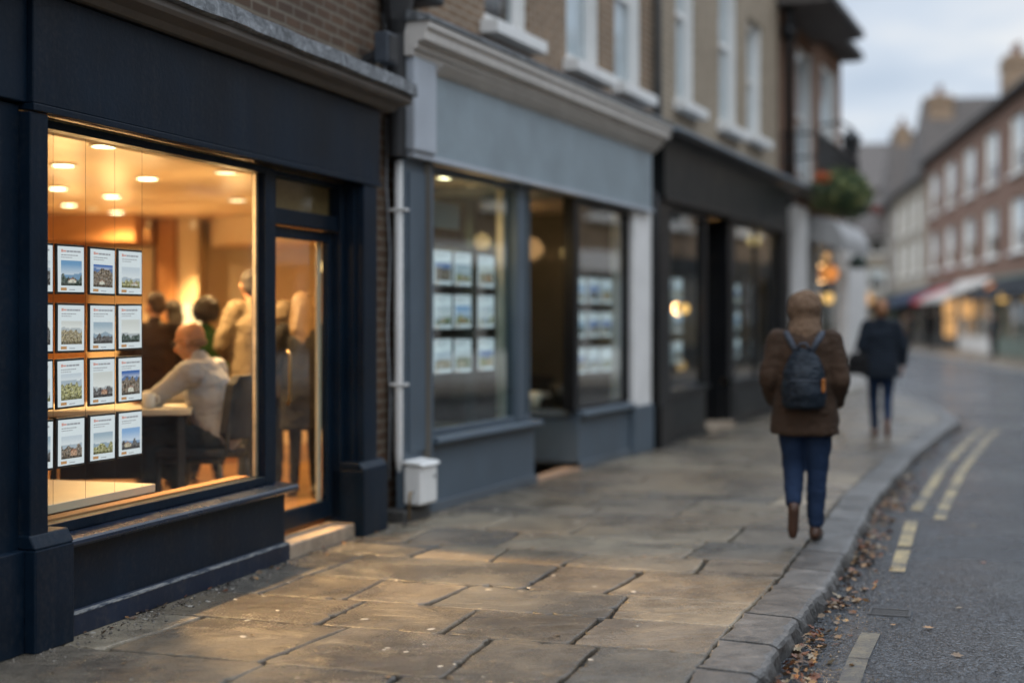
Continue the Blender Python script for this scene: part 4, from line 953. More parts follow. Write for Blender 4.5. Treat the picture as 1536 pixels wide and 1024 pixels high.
# ------------------------------------------------------------------ grey shop
b = empty('grey_shop', 'grey painted shop with white cornice and buff brick storey above', 'shop', (B.o.x, B.o.y, 0), B.rz)
ops = [(2.12, 3.14, 4.16, 6.3), (4.18, 5.22, 4.16, 6.3), (5.72, 6.72, 4.16, 6.3)]
m = MB(); m.wall(-.12, 7.25, 3.3, 8.6, .32, .62, ops); m.box(6.25, 6.5, .2, .6, 0, 3.3); m.box(-.12, .1, .25, .6, 2.7, 3.3); m.box(.1, 6.25, .25, .6, 2.80, 3.3)
m.box(-.12, 7.25, .63, 4.4, 8.4, 8.6); m.box(-.12, .1, .63, 4.4, 3.3, 8.4); m.box(7.05, 7.25, .63, 4.4, 3.3, 8.4); m.box(-.12, 7.25, 4.4, 4.6, 3.3, 8.6)
m.build('wall', M['brickB'], b)
MB().box(.1, 7.05, 1.6, 1.7, 3.3, 8.4).build('room_shade_panel', M['room_shade'], b)
for i, o_ in enumerate(ops):
    s_ = sash(b, *o_, .42, blind=.97 if i else .7)
    if i == 0: MB().box(2.14, 2.30, .455, .475, 4.6, 6.2).build('curtain', M['red'], s_)
m = MB(); m.box(.36, 6.0, -.03, .25, 2.74, 3.42); fa = m.build('fascia', M['grey2'], b, .005)
MB().prof([(-.045, 2.70), (.05, 2.70), (.05, 2.739), (-.045, 2.739)], .0, 6.02).build('bead', M['greylt'], fa, .003)
MB().box(-.02, .355, -.07, .06, 2.741, 3.44).build('console', M['greylt'], fa, .02)
m = MB(); m.prof([(.24, 3.441), (-.06, 3.441), (-.065, 3.485), (-.10, 3.49), (-.10, 3.54), (-.17, 3.55), (-.175, 3.62), (-.20, 3.64), (-.20, 3.69), (.24, 3.69)], -.05, 6.25)
m.prof([(-.0601, 3.38), (-.0301, 3.36), (-.0301, 3.44), (-.12, 3.44)], .37, 6.05); cn = m.build('cornice', M['stonepaint'], b, .006)
MB().prof([(-.215, 3.691), (-.215, 3.73), (-.05, 3.77), (.31, 3.82), (.31, 3.691)], -.07, 6.28).build('lead_cap', M['lead'], cn, .004)
m = MB(); m.box(.0, .50, .03, .10, 0, 2.70); pl = m.build('pilaster', M['grey'], b, .006); MB().box(.06, .44, .015, .0299, .5, 2.6).build('panel', M['grey'], pl, .005)
m = MB(); m.box(5.52, 6.18, .03, .3, .53, 2.70); pl = m.build('pilaster', M['white2'], b, .006); MB().box(5.46, 6.22, .0, .3, 0, .529).build('plinth_block', M['grey'], pl, .01)
for (x0, x1) in ((.501, 2.66), (3.85, 5.459)):
    m = MB(); m.box(x0, x1, .06, .28, .07, .52)
    if x0 > 3: m.box(x0, x0+.2, .281, 1.25, .07, .52)
    else: m.box(x1-.2, x1, .281, 1.25, .07, .52)
    sr = m.build('stall_riser', M['grey'], b, .004)
    MB().box(x0, x1+.01, .03, .059, 0, .075).build('plinth', M['grey_worn'], sr, .003)
    m = MB(); m.prof([(.08, .521), (.0, .525), (-.02, .54), (-.01, .575), (.16, .59), (.16, .521)], x0, x1+.04 if x0 < 3 else x1)
    if x0 > 3: m.box(x0-.03, x0+.2, .161, 1.25, .521, .58)
    m.build('sill', M['grey'], b, .004)
m = MB(); m.box(.501, .56, .08, .16, .591, 2.70).box(2.27, 2.46, .06, .22, .591, 2.70).box(.56, 2.27, .08, .16, .591, .63).box(.56, 2.27, .08, .16, 2.64, 2.70).box(2.62, 2.66, .1, .2, .591, 2.7).box(2.46, 2.62, .08, .16, .591, .63).box(2.46, 2.62, .08, .16, 2.64, 2.70)
wf = m.build('window_frame', M['grey'], b, .004); MB().box(.56, 2.27, .115, .122, .63, 2.64).build('pane', M['glassB'], wf); MB().box(2.46, 2.62, .115, .122, .63, 2.64).build('pane', M['glassB'], wf)
MB().box(2.2, 2.265, .17, .24, .6, 2.65).build('pale_jamb_strip', M['cream'], wf, .003)
MB().box(2.62, 2.65, .201, 1.2, .58, 2.64).build('side_pane', M['glassB'], wf)
m = MB(); m.box(3.72, 3.86, .06, .18, .591, 2.70).box(5.45, 5.519, .08, .16, .591, 2.70).box(3.86, 5.45, .08, .16, .591, .62).box(3.86, 5.45, .08, .16, 2.64, 2.70).box(3.80, 3.86, 1.17, 1.25, .581, 2.7)
wf = m.build('window_frame', M['black'], b, .004); MB().box(3.86, 5.45, .115, .122, .62, 2.64).build('pane', M['glassB'], wf); MB().box(3.835, 3.842, .18, 1.17, .581, 2.64).build('side_pane', M['glassU'], wf)
m = MB(); m.box(2.66, 2.72, 1.17, 1.25, .1, 2.7).box(3.74, 3.80, 1.17, 1.25, .1, 2.7).box(2.72, 3.74, 1.17, 1.25, 2.1, 2.2).box(2.72, 2.82, 1.19, 1.23, .1, 2.1).box(3.64, 3.74, 1.19, 1.23, .1, 2.1).box(2.82, 3.64, 1.19, 1.23, .1, .4)
dd = m.build('door', M['grey'], b, .004); MB().box(2.82, 3.64, 1.205, 1.212, .4, 2.1).build('pane', M['glassB'], dd); MB().tube([(2.87, 1.15, 1.0), (2.87, 1.15, 1.25)], .012).build('handle', M['brass'], dd)
MB().box(2.66, 3.85, .04, 1.2, -.01, .03).build('threshold', M['tiletan'], b, .006)
MB().box(2.47, 3.84, .17, 1.3, 2.70, 2.78).build('porch_soffit', M['grey'], b)
bl = [B.l(-.72, 10.85), B.l(-1.55, 19.2), (6.2, 5.6), (6.2, .3)]
MB().prism(bl, 0, .03).build('floor', M['gfloor'], b); MB().prism([(-.1, .262), (6.2, .262), (6.2, 5.6), B.l(-1.55, 19.2), B.l(-.8, 10.9)], 2.72, 2.82).build('ceiling', M['gceil'], b)
m = MB(); m.seg(bl[1], bl[0], .1, 0, 2.8).seg(bl[2], bl[1], .1, 0, 2.8).seg(bl[3], bl[2], .1, 0, 2.8); m.build('interior_wall', M['gwall'], b)
def bb(name, px0, px1, Z, z0, z1, mat, d=.08):
    pts = [B.l(W(px0, Z), Z), B.l(W(px1, Z), Z), B.l(W(px1, Z), Z+d), B.l(W(px0, Z), Z+d)]; return MB().prism(pts, z0, z1).build(name, mat, b, .003)
bb('interior_panel', 800, 842, 18.5, .03, 2.65, M['tanpanel']); bb('interior_pillar', 842, 856, 17.8, .03, 2.7, M['cream']); bb('interior_panel', 655, 700, 18.2, .03, 2.3, M['tanpanel'])
bb('interior_pillar', 752, 764, 17.0, .03, 2.7, M['cream'])
gp = 'ceiling lights in the grey shop'; GS = 2.6
downlight(671, 265, 2.72, 'bright ceiling light behind the left end of the grey shop window', 80, .085, group=gp)
downlight(713, 280, 2.72, 'second bright ceiling light in the grey shop, right of the first', 80, .085, group=gp)
downlight(683, 294, 2.72, 'dim ceiling light above the blank hanging sign', 45, .085, M['lensdim'], gp)
downlight(763, 293, 2.72, 'dim ceiling light beside the dark window mullion of the grey shop', 45, .085, M['lensdim'], gp)
pend(B, W(763, 15.6), 15.6, ZZ(350, 15.6), .06, 5, label='warm globe pendant seen behind the right edge of the left grey window', drop=2.72, power=25)
pend(B, W(857, 16.6), 16.6, ZZ(393, 16.6), .055, 5, label='warm globe pendant by the dark post of the grey shop porch', drop=2.72, power=25)
pend(B, W(920, 18.0), 18.0, ZZ(412, 18.0), .06, 5, label='faint globe pendant above the cards in the far grey window', drop=2.72, power=6, mat=M['lensdim'])
p = B.w(.95, .3); e = empty('hanging_sign', 'blank pale sign hanging near the top of the grey shop window', 'sign', (p.x, p.y, 2.25), B.rz)
MB().box(.05, .6, 0, .01, 0, .22).build('board', M['signpale'], e, .003)
for x in (.1, .55): MB().tube([(x, .005, .22), (x, .005, .47)], .002, 5).build('wire', M['dark'], e)
def grid(fr_, us, zs_, wd, ht, y, where, sd0, group, nm):
    i = sd0
    for zi, z in enumerate(zs_):
        for ui, u in enumerate(us):
            i += 1
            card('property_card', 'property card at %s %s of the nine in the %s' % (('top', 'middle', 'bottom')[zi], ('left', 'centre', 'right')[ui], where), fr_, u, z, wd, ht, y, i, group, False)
grid(B, (.98, 1.37, 1.86), (1.77, 1.41, 1.04), .36, .30, .27, 'left window of the grey shop', 40, 'property cards in the left grey window', 0)
grid(B, (4.24, 4.68, 5.1), (1.66, 1.30, .92), .38, .28, .27, 'right window of the grey shop', 60, 'property cards in the right grey window', 0)
# furniture in the grey shop
e = empty('side_table', 'small white topped table on a pale stem behind the porch glass', 'table', (W(804, 16.0), 16.0, .03)); MB().lathe([(.001, .60), (.17, .60), (.17, .64), (.001, .64)], n=20).build('top', M['white'], e); MB().tube([(0, 0, .02), (0, 0, .6)], .02).lathe([(.14, 0), (.14, .015), (.02, .03)], n=16).build('stem', M['white'], e)
e = empty('tub_chair', 'dark rounded armchair behind the small white table', 'chair', (W(822, 17.0), 17.0, .03), .3)
MB().loft([(0, 0, .12, .28, .26), (0, 0, .16, .30, .28), (0, 0, .40, .30, .28), (0, 0, .44, .28, .26)], 24).build('seat', M['chair'], e, 0, True)
m = MB(); n = 18; vs = []
for k_ in range(n+1):
    t_ = R(-20)+R(220)*k_/n
    for r_, z in ((.27, .40), (.36, .38), (.37, .80), (.29, .82)): vs.append((r_*math.cos(t_), -r_*math.sin(t_), z))
m.add(vs, [(i*4+j, i*4+(j+1) % 4, (i+1)*4+(j+1) % 4, (i+1)*4+j) for i in range(n) for j in range(4)]+[(0, 1, 2, 3), (4*n, 4*n+1, 4*n+2, 4*n+3)]); m.build('backrest', M['chair'], e, .01, True)
for x in (-.18, .18):
    for y in (-.16, .16): MB().tube([(x, y, .13), (x*1.1, y*1.1, 0)], .014).build('leg', M['dark'], e)
p = B.w(4.0, .62); e = empty('plant_pot', 'beige tub standing on the porch side ledge', 'pot', (p.x, p.y, .58)); MB().lathe([(.001, 0), (.07, 0), (.09, .18), (.075, .18), (.065, .15), (.001, .15)], n=18).build('pot', M['cream'], e, 0, True); MB().lathe([(.001, .14), (.07, .15), (.001, .16)], n=12).build('soil', M['dirt'], e)
p = B.w(4.5, .5); e = empty('plant_pot', 'dark round pot behind the right grey shop window', 'pot', (p.x, p.y, .58)); MB().lathe([(.001, 0), (.09, 0), (.13, .24), (.11, .24), (.09, .2), (.001, .2)], n=18).build('pot', M['dark'], e, 0, True); MB().lathe([(.001, .18), (.1, .2), (.001, .21)], n=12).build('soil', M['dirt'], e)

# ------------------------------------------------------------------ black shop
c = empty('black_shop', 'black painted shop with grey lead cornice and pale stock brick above', 'shop', (C.o.x, C.o.y, 0), C.rz)
ops = [(1.78, 2.7, 4.30, 6.7), (4.0, 5.1, 4.30, 6.7), (5.75, 6.75, 4.35, 6.15)]
m = MB(); m.wall(.8, 8.0, 3.5, 9.5, .32, .62, ops); m.box(-.1, .06, .12, .5, 0, 3.5); m.box(.06, 7.9, .25, .6, 3.0, 3.5); m.box(7.6, 8.0, .2, .6, 0, 3.5)
m.box(.8, 8.0, .63, 4.4, 9.3, 9.5); m.box(.8, 1.0, .63, 4.4, 3.5, 9.3); m.box(7.8, 8.0, .63, 4.4, 0, 9.3); m.box(.8, 8.0, 4.4, 4.6, 0, 9.5)
m.build('wall', M['brickC'], c); MB().box(1.0, 7.8, 1.6, 1.7, 3.5, 9.3).build('room_shade_panel', M['room_shade'], c)
for o_ in ops: sash(c, *o_, .42, blind=.95)
m = MB(); m.box(.12, 7.2, -.02, .25, 2.93, 3.52); fa = m.build('fascia', M['char'], c, .005); MB().box(.1, 7.22, -.04, .1, 2.88, 2.929).build('bead', M['black'], fa, .003)
m = MB(); m.prof([(.25, 3.521), (.0, 3.521), (-.03, 3.58), (-.16, 3.62), (-.20, 3.66), (.25, 3.66)], .02, 7.9); cn = m.build('cornice', M['black'], c, .005)
MB().prof([(-.24, 3.661), (-.24, 3.70), (-.02, 3.78), (.31, 3.86), (.31, 3.661)], .0, 7.95).build('lead_cap', M['leadblue'], cn, .004)
for x0, x1 in ((.08, .55), (7.0, 7.55)):
    pl = MB().box(x0, x1, .03, .3, .5, 2.88).build('pilaster', M['black'], c, .006); MB().box(x0-.03, x1+.03, .0, .3, 0, .499).build('plinth_block', M['black'], pl, .01)
for x0, x1 in ((.581, 2.4), (3.75, 6.969)):
    sr = MB().box(x0, x1, .09, .28, .06, .60).build('stall_riser', M['black'], c, .004); MB().box(x0+.15, x1-.15, .075, .0899, .15, .5).build('panel', M['char'], sr, .006)
    MB().prof([(.1, .601), (.03, .606), (.03, .64), (.16, .66), (.16, .601)], x0, x1+.02).build('sill', M['char'], c, .004)
    MB().box(x0, x1, .06, .0899, 0, .055).build('plinth', M['char'], sr, .003)
m = MB(); m.box(.55, .62, .1, .18, .66, 2.88).box(2.3, 2.42, .08, .22, .66, 2.88).box(.62, 2.3, .1, .18, 2.80, 2.88)
wf = m.build('window_frame', M['black'], c, .004); MB().box(.62, 2.3, .135, .142, .66, 2.8).build('pane', M['glassB'], wf)
m = MB(); m.box(3.6, 3.98, .08, .22, .66, 2.88).box(6.85, 7.0, .1, .18, .66, 2.88).box(3.98, 6.85, .1, .18, 2.82, 2.88).box(5.4, 5.45, .1, .18, .66, 2.82)
wf = m.build('window_frame', M['black'], c, .004); MB().box(3.98, 5.4, .135, .142, .66, 2.82).build('pane', M['glassB'], wf); MB().box(5.45, 6.85, .135, .142, .66, 2.82).build('pane', M['glassB'], wf)
m = MB(); m.box(2.5, 2.6, .5, .56, .1, 2.2).box(3.5, 3.6, .5, .56, .1, 2.2).box(2.6, 3.5, .5, .56, 2.1, 2.2).box(2.6, 3.5, .5, .56, .1, .7).box(2.42, 2.5, .2, .6, 0, 2.88).box(3.6, 3.7, .2, .6, 0, 2.88).box(2.5, 3.6, .48, .6, 2.3, 2.88)
dd = m.build('door', M['black'], c, .004); MB().box(2.6, 3.5, .53, .536, .7, 2.1).build('pane', M['glassB'], dd); MB().tube([(2.66, .46, 1.0), (2.66, .46, 1.2)], .012).build('handle', M['brass'], dd)
MB().box(2.42, 3.74, .03, .5, -.01, .08).build('doorstep', M['step'], c, .01)
MB().box(.1, 7.8, .3, 4.4, -.01, .02).build('floor', M['gfloor'], c); MB().box(.1, 7.8, .26, 4.39, 2.9, 2.99).build('ceiling', M['gceil'], c)
MB().box(.06, .12, .3, 4.39, 0, 2.9).box(.1, 7.8, 4.3, 4.39, 0, 2.9).build('interior_wall', M['tanpanel'], c)
grid(C, (.72, 1.15, 1.62), (1.72, 1.32, .92), .38, .30, .3, 'left window of the black shop', 80, 'property cards in the black shop', 0)
grid(C, (4.2, 4.75, 5.9), (1.72, 1.32, .92), .42, .30, .3, 'right window of the black shop', 100, 'property cards in the black shop', 0)
pend(C, W(1027, 17.73), 17.73, ZZ(463, 17.73), .062, 5, label='yellow glowing globe standing in for a reflection over the cards of the black shop', drop=2.9, power=12, mat=M['globeY'])  # added globe imitates a reflected glow between the glass and the cards
pend(C, W(1022, 18.4), 18.4, ZZ(548, 18.4), .07, 5, name='table_globe', label='small orange glowing lamp low in the left black shop window', power=2, mat=M['globeD'])
pend(C, W(1131, 22.6), 22.6, ZZ(360, 22.6), .10, 5, label='warm globe lamp high in the right window of the black shop', drop=2.9, power=20)
pend(C, W(1075, 20.6), 20.6, ZZ(395, 20.6), .08, 5, label='warm globe lamp seen through the black shop doorway', drop=2.9, power=40)
p = C.w(-.12, .03); e = MB().tube([(0, 0, 0), (0, 0, 2.9), (0, .2, 3.1), (0, .2, 3.4)], .05, 12).build('downpipe', M['black'], None, 0, True); e.location = (p.x, p.y, 0); e.rotation_euler = (0, 0, C.rz); tag(e, 'black downpipe between the white pilaster and the black shop', 'pipe', )
p = B.w(7.12, .24); e = MB().tube([(0, 0, 3.75), (0, 0, 8.4)], .05, 12).build('downpipe', M['pipeg'], None, 0, True); e.location = (p.x, p.y, 0); tag(e, 'grey downpipe on the brick joint above the grey shop', 'pipe')
p = C.w(8.12, .16); e = MB().tube([(0, 0, 3.4), (0, 0, 9.2)], .07, 12).tube([(0, 0, 6.2), (0, 0, 6.45)], .13, 12).build('downpipe', M['black'], None, 0, True); e.location = (p.x, p.y, 0); tag(e, 'thick black downpipe at the far end of the black shop upper wall', 'pipe')

# ------------------------------------------------------------------ white shop with balcony
d = empty('balcony_building', 'orange brick building with white shopfront, iron balcony and dark eaves', 'building', (D.o.x, D.o.y, 0), D.rz)
ops = [(1.6, 3.15, 3.95, 6.5), (4.1, 5.9, 4.0, 6.6)]
m = MB(); m.wall(.05, 6.6, 3.45, 6.95, .25, .55, ops); m.box(.05, 6.6, .56, 4, 6.75, 6.95); m.box(6.4, 6.6, .56, 4, 3.45, 6.7); m.box(.05, .25, .56, 4, 0, 6.5); m.build('wall', M['brickD'], d)
MB().box(.25, 6.4, 1.2, 1.3, 3.45, 6.7).build('room_shade_panel', M['room_shade'], d)
for o_ in ops: sash(d, *o_, .33, blind=.9)
m = MB(); m.box(.1, 1.35, .0, .4, 0, 3.45); pl = m.build('pilaster', M['white2'], d, .02); MB().box(.05, 1.4, -.05, .0-.001, 0, .4).build('plinth_block', M['white2'], pl, .01)
MB().box(5.9, 8.7, .0, .5, 0, 2.9).build('pilaster', M['white2'], d, .02)
MB().box(8.2, 8.7, .51, 4.5, 0, 2.9).box(5.3, 8.7, .3, 4.5, 3.4, 3.6).build('side_wall', M['rendg'], d, 0)
m = MB(); m.prof([(.2, 2.95), (-.55, 2.72), (-.6, 2.72), (-.6, 2.95), (-.45, 3.25), (.25, 3.4)], 1.55, 4.7); m.build('canopy', M['canopy'], d, .02)
m = MB(); m.box(1.351, 5.899, .1, .4, 0, .5).box(1.351, 1.5, .1, .2, .5, 2.95).box(2.5, 2.85, .05, .25, .5, 2.95).box(5.7, 5.899, .1, .2, .5, 2.95); wf = m.build('shopfront', M['white2'], d, .008)
MB().box(2.85, 5.7, .15, .157, .5, 2.9).build('pane', M['glassB'], wf); MB().box(1.5, 2.5, .15, .157, .5, 2.9).build('pane', M['glassB'], wf)
MB().box(1.36, 5.9, 2.4, 2.5, 0, 2.9).box(1.36, 5.89, .4, 2.4, 2.95, 3.0).box(1.36, 5.89, .41, 2.4, 0, .02).build('interior_wall', M['tanpanel'], d)
bal = MB().box(.15, 4.9, -.40, .249, 3.70, 3.80).build('balcony', M['rendg'], d, .01)
m = MB(); m.box(.15, 4.9, -.38, -.35, 4.62, 4.66).box(.15, 4.9, -.38, -.35, 3.86, 3.89)
for i in range(33): m.box(.16+.148*i, .18+.148*i, -.375, -.355, 3.80, 4.62)
for y in (-.2, 0, .2): m.box(.155, .175, y, y+.02, 3.80, 4.62).box(4.87, 4.89, y, y+.02, 3.80, 4.62)
m.box(.15, .18, -.35, .249, 4.62, 4.66).box(4.87, 4.9, -.35, .249, 4.62, 4.66)
m.build('railing', M['dark'], bal)
for (u0, u1, ez, proj, pit, nm) in ((-.35, 3.3, 6.75, .62, 1.15, 0), (3.32, 6.9, 6.98, .1, 1.0, 1)):
    m = MB(); m.prof([(-proj, ez), (-proj, ez+.16), (2.2, ez+.16+pit*(2.2+proj)), (2.2, ez)] if nm else [(-proj, ez), (-proj, ez+.16), (1.7, ez+.16+pit*(1.7+proj)), (1.7, ez+pit*(1.7+proj)-.1), (-proj+.35, ez+.12), (1.7, ez+.1), (1.7, ez)], u0, u1)
    rf = m.build('roof', M['slate'], d); MB().box(u0, u1, -proj-.09, -proj-.001, ez+.02, ez+.16).build('gutter', M['dark'], rf, .02)
    if not nm: MB().prof([(-proj+.4, ez+.14), (1.6, ez+.12), (1.6, ez+pit*(1.6+proj)-.12)], u0+.12, u1-.1).build('gable', M['brickD'], rf)
e = empty('street_lantern', 'dark iron lantern on a bracket at the end of the balcony', 'lantern', (W(1277, 28.6), 28.6, ZZ(246, 28.6)), D.rz)
MB().lathe([(.001, 0), (.10, .0), (.20, .50), (.24, .52), (.06, .68), (.03, .74), (.001, .76)], n=6).build('lantern_body', M['dark'], e)
MB().tube([(0, 0, .72), (0, .2, .85), (0, .6, .8)], .03, 8).build('bracket', M['dark'], e)
pend(D, W(1246, 28.0), 28.0, ZZ(410, 28.0), .15, 5, name='shop_lamp', label='large orange glowing lamp under the white canopy', power=18, drop=2.9, mat=M['globeO'])
pend(D, W(1243, 27.4), 27.4, ZZ(447, 27.4), .10, 5, name='shop_lamp', label='smaller amber lamp below the large orange one in the white shop', power=8, drop=2.9, mat=M['globeY'])
pend(D, W(1240, 27.0), 27.0, ZZ(385, 27.0), .07, 5, name='shop_lamp', label='small dim amber lamp nearest the underside of the white canopy', power=4, drop=2.9, mat=M['globeD'])
e = empty('wall_lamp', 'dark green shade hanging at the outer end of the white canopy', 'lamp', (W(1287, 29.2), 29.2, ZZ(395, 29.2)), D.rz); MB().lathe([(.001, .2), (.05, .2), (.22, 0), (.16, -.1), (.001, -.12)], n=14).build('shade', M['green'], e, 0, True); MB().tube([(0, 0, .2), (0, .1, .4), (0, .5, .45)], .02, 6).build('bracket', M['dark'], e)

# hanging basket
def cluster(mb, c, rx, rz, n, size, cols, rnd, shape=None):
    for i in range(n):
        a_ = rnd.random()*6.283; ph = math.acos(rnd.uniform(-1, 1)); rr = rnd.random()**.35
        x, y, z = rx*rr*math.sin(ph)*math.cos(a_), rx*rr*math.sin(ph)*math.sin(a_), rz*rr*math.cos(ph)
        k_ = 1+.28*noise.noise(V((x*3, y*3, z*3+c[2]))); cc_ = noise.noise(V((x*5+9, y*5, z*5)))
        col = cols[0] if cc_ < -.1 else cols[1] if cc_ < .18 else cols[2]
        leafpoly(mb, (c[0]+x*k_, c[1]+y*k_, c[2]+z*k_), size*rnd.uniform(.6, 1.3), col, rnd.random()*6.3, rnd.gauss(0, .8), rnd.gauss(0, .8), .3)
rnd = random.Random(5); bx_, bz_, bh = W(1266, 23.6), 23.6, ZZ(292, 23.6)
e = empty('hanging_basket', 'full green hanging flower basket with orange and red blooms', 'flower basket', (bx_, bz_, bh))
m = MB(); cluster(m, (0, 0, 0.02), .53, .42, 3400, .055, [(.05,.095,.035), (.11,.17,.06), (.24,.27,.10)], rnd); cluster(m, (.1, 0, -.3), .3, .22, 400, .045, [(.04,.06,.03), (.08,.09,.04), (.12,.12,.06)], rnd); m.build('foliage', M['foliage'], e, cols=True)
m = MB(); cluster(m, (-.42, -.3, .26), .14, .10, 110, .055, [(.75,.16,.03), (.8,.24,.05), (.6,.12,.03)], rnd); m.build('flowers', M['foliage'], e, cols=True); m = MB(); cluster(m, (.46, -.25, -.28), .11, .09, 70, .05, [(.35,.09,.06), (.45,.15,.1), (.3,.07,.05)], rnd); m.build('flowers', M['foliage'], e, cols=True)
MB().lathe([(.02, -.28), (.16, -.24), (.26, -.1), (.30, .02), (.28, .02), (.02, -.2)], n=18).build('basket', M['dark'], e)
MB().tube([(0, 0, .0), (0, 0, .62)], .012, 6).tube([(0, 0, .62), (-.3, .1, .66), (-1.0, .35, .62)], .018, 6).build('bracket', M['dark'], e)

# ------------------------------------------------------------------ right hand row
thR = math.atan(.1525)
def rframe(Zfar):                                   # local x towards the camera, local y into the building
    return (RX(Zfar), Zfar), R(-90)-thR+R(0)
def rhouse(name, label, Zf, Zn, eave, mat, wins, wz, depth=9, wall_w=1.5, pitch=.55, extra=None, ridge=None):
    (x, y), rz = rframe(Zf); e = empty(name, label, 'building', (x, y, 0), rz); L = (Zf-Zn)/math.cos(thR)
    ops_ = [(u, u+wall_w, z0, z1) for z0, z1 in wz for u in wins if u+wall_w < L]
    m = MB(); m.wall(0, L, 3.3, eave, 0, .35, ops_); m.box(0, .3, .36, depth, 0, eave).box(L-.3, L, .36, depth, 0, eave).box(0, L, depth, depth+.3, 0, eave); m.build('wall', mat, e)
    MB().box(.3, L-.3, 1.6, 1.7, 3.3, eave).build('room_shade_panel', M['room_shade'], e)
    for o_ in ops_: sash(e, *o_, .12, blind=.6)
    rh = ridge or depth/2*pitch
    m = MB(); m.prof([(-.35, eave), (-.35, eave+.14), (depth/2, eave+.14+rh), (depth+.3, eave)], -.1, L+.1); rf = m.build('roof', M['slate'], e)
    MB().box(-.1, L+.1, -.47, -.351, eave+.0, eave+.14).build('gutter', M['dark'], rf, .02)
    return e, L
def chimney(e, x0, x1, y0, y1, z0, z1, pots=3, mat=None):
    c_ = MB().box(x0, x1, y0, y1, z0, z1).box(x0-.06, x1+.06, y0-.06, y1+.06, z1-.5, z1-.3).build('chimney', mat or M['brickB'], e)
    m = MB()
    for i in range(pots): m.lathe([(.16, 0), (.13, .6), (.10, .6), (.10, 0)], (x0+(x1-x0)*(i+.5)/pots, (y0+y1)/2, z1), 10)
    m.build('chimney_pots', M['brickR'], c_)
def crossroof(e, x0, xm, x1, y0, y1, z0, z1):
    vs = [(x0, y0-.3, z0), (xm, y0, z1), (x1, y0-.3, z0), (x0, y1, z0), (xm, y1, z1), (x1, y1, z0)]
    MB().add(vs, [(0, 1, 2), (3, 5, 4), (0, 3, 4, 1), (1, 4, 5, 2), (0, 2, 5, 3)]).build('roof', M['slate'], e)
def shopfronts(e, L, spec):
    for (u0, u1, col, aw, awm, lit) in spec:
        m = MB(); m.box(u0, u0+.5, -.06, .3, 0, 3.0).box(u1-.5, u1, -.06, .3, 0, 3.0).box(u0, u1, -.12, .34, 2.75, 3.3-.003).box(u0+.5, u1-.5, .05, .3, 0, .7)
        n_ = max(1, int((u1-u0)/2.2))
        for i in range(1, n_): m.box(u0+(u1-u0)*i/n_-.06, u0+(u1-u0)*i/n_+.06, .02, .2, .7, 2.75)
        sf = m.build('shopfront', col, e, .01); MB().box(u0+.5, u1-.5, .1, .11, .7, 2.75).build('pane', M['glassU'], sf)
        MB().box(u0+.2, u1-.2, 1.5, 1.6, 0, 3.2).build('display', M['shop_glow'] if lit else M['room_shade'], sf)  # back board: warm colour stands for shop light, near-black for an unlit room
        if aw:
            MB().prof([(-.13, 3.15), (-aw, 2.45), (-aw, 2.25), (-aw+.03, 2.25), (-aw+.03, 2.42), (-.13, 3.08)], u0+.1, u1-.1).build('awning', awm, e, .0)
M['shop_glow'] = plain('painted_shop_glow', (.55, .40, .25), .9, .9, .5)  # light of a lit shop put into a warm tan colour
# house at the street bend, cream, tall roofed
zr = [(4.3, 6.3), (7.2, 9.3)]
e1, L1 = rhouse('brick_terrace', 'red brick terrace with white sash windows over shops on the right', 82, 43, 10.35, M['brickR'], [1.6+5.8*i for i in range(7)], [(4.2, 6.3), (7.3, 9.6)], 9, 2.9, .35)
shopfronts(e1, L1, [(.3, 5.6, M['char'], 1.8, M['awblue'], False), (5.9, 11.5, M['char'], 1.6, M['awred'], False), (11.8, 20.5, M['white2'], 1.9, M['awwhite'], True), (20.8, 29.0, M['sage'], 1.2, M['awdark'], False), (29.3, 38.6, M['char'], 1.2, M['awdark'], True)])
chimney(e1, 13.6, 15.2, 1.6, 2.8, 10.5, 13.9)
e2, L2 = rhouse('cream_house', 'cream rendered house with dark roof beyond the brick terrace', 98, 82.05, 9.7, M['render'], [1.6, 6.5, 11.3], [(4.3, 6.3), (7.0, 8.9)], 11, 2.0, .9)
shopfronts(e2, L2, [(.3, 7.6, M['char'], 1.5, M['awdark'], False), (8.0, 15.5, M['char'], 1.6, M['awblue'], True)])
crossroof(e2, 8.5, 14.2, 16.25, .0, 9.5, 9.86, 14.5); chimney(e2, 13.4, 14.8, .3, 1.7, 10, 14.6)
e3, L3 = rhouse('grey_house', 'weathered grey house with tall chimney, further down the street', 116, 98.05, 9.4, M['rendg'], [1.6, 6.5, 11.3], [(4.3, 6.3), (7.0, 8.7)], 12, 2.0, .9)
crossroof(e3, 10, 16.0, 18.0, .0, 9.5, 9.56, 14.6); chimney(e3, 15.4, 16.4, .3, 1.3, 10, 15.0); shopfronts(e3, L3, [(.3, 8.6, M['char'], 1.5, M['awdark'], False), (9.0, 17.5, M['sage'], 1.6, M['awdark'], True)])
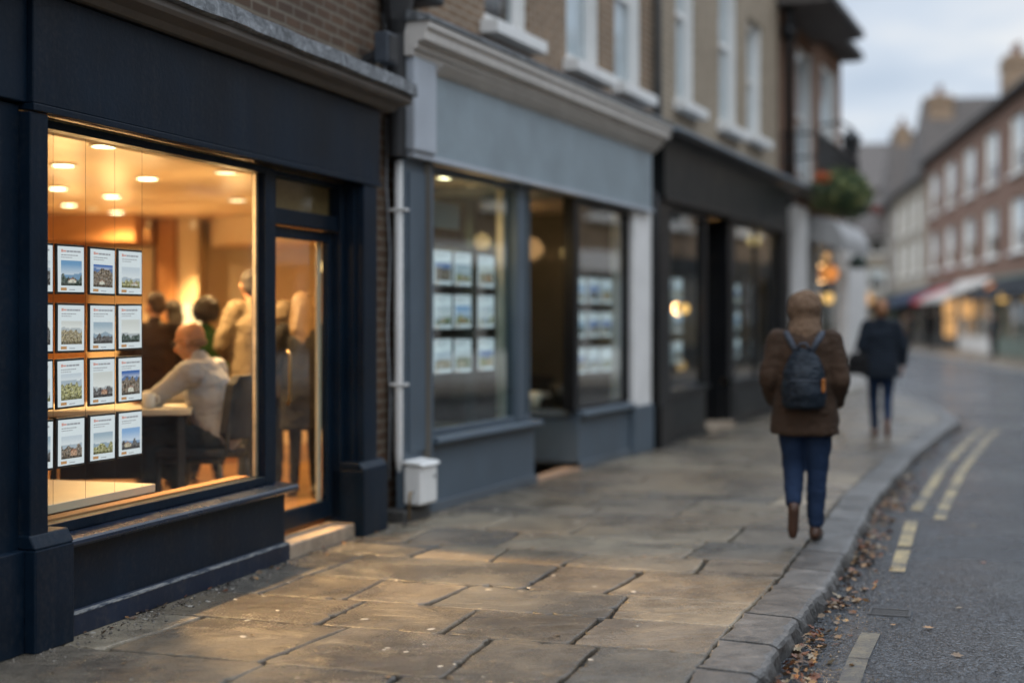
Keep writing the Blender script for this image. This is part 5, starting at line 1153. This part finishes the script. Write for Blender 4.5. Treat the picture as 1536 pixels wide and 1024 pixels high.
# houses closing the view
def endhouse(name, label, X, Z, wd, dp, ev, rd, mat, rz=0, zwin=((3.6, 5.2), (6.2, 7.8)), nx=3):
    if ev > 10: zwin = ((3.6, 5.2), (6.4, 8.0), (9.2, 10.8))
    e = empty(name, label, 'building', (X, Z, 0), rz); st = wd/nx; ops_ = [(st*i+st*.3, st*i+st*.7, z0, z1) for z0, z1 in zwin for i in range(nx)]
    m = MB(); m.wall(0, wd, 0, ev, 0, .35, ops_); m.box(0, .3, .36, dp, 0, ev).box(wd-.3, wd, .36, dp, 0, ev).box(0, wd, dp, dp+.3, 0, ev); m.build('wall', mat, e)
    MB().box(.3, wd-.3, 1.5, 1.6, 0, ev).build('room_shade_panel', M['room_shade'], e)
    for o_ in ops_: sash(e, *o_, .12, blind=.5)
    rf = MB().prof([(-.4, ev), (-.4, ev+.15), (dp/2, ev+rd), (dp+.4, ev)], -.2, wd+.2).build('roof', M['slate'], e)
    MB().box(-.2, wd+.2, -.5, -.401, ev, ev+.14).build('gutter', M['dark'], rf, .02); return e
e4 = endhouse('stone_house', 'weathered stone house closing the view at the bend of the street', W(1262, 124), 124, 10, 8, 12.6, 4.6, M['rendg'], R(-14)); chimney(e4, 8.0, 9.2, 3, 4.6, 15, 18.6)
e5 = endhouse('plain_house', 'low plain house behind the white shop at the far bend', W(1150, 104), 104, 9.5, 8, 7.2, 3.4, M['render'], R(-6))
e6, L6 = rhouse('opposite_terrace', 'buff brick terrace across the road, seen only in window reflections', 42.9, -14, 8.6, M['brickB'], [1.5+4.4*i for i in range(12)], [(4.2, 6.2)], 9, 1.5, .45)
shopfronts(e6, L6, [(.3+9.2*i, 9.2+9.2*i, M['white2'] if i % 2 else M['char'], 0, None, i % 2 == 0) for i in range(6)])
pend(None, W(1503, 57.5), 57.5, ZZ(441, 57.5), .30, 5, name='shop_lamp', label='big yellow globe lamp in the far right shop under the dark awning', mat=M['globeY'])
pend(None, W(1487, 58.5), 58.5, ZZ(433, 58.5), .22, 5, name='shop_lamp', label='orange lamp just left of the big yellow globe lamp', mat=M['globeO'])
pend(None, W(1508, 58.0), 58.0, ZZ(424, 58.0), .16, 5, name='shop_lamp', label='small orange lamp just above the big yellow globe lamp', mat=M['globeO'])
for px, Z, y, lb in ((1424, 71, 462, 'left'), (1450, 66.5, 462, 'right'), (1425, 71, 492, 'lower left')):
    e = empty('window_lamp', 'tall amber lit lamp, %s one in the window under the white awning' % lb, 'lamp', (W(px, Z), Z, ZZ(y, Z))); MB().loft([(0,0,-.45,.22,.22),(0,0,-.4,.28,.28),(0,0,.4,.28,.28),(0,0,.45,.22,.22)], 14).build('shade', M['globeD'], e, 0, True); MB().tube([(0,0,.44),(0,0,3.0-ZZ(y, Z))], .02, 6).build('cord', M['dark'], e)
pend(None, W(1300, 70), 70, ZZ(448, 70), .3, 5, name='street_lamp_glow', label='faint yellow lamp left of the woman in the dark coat', mat=M['globeD'])
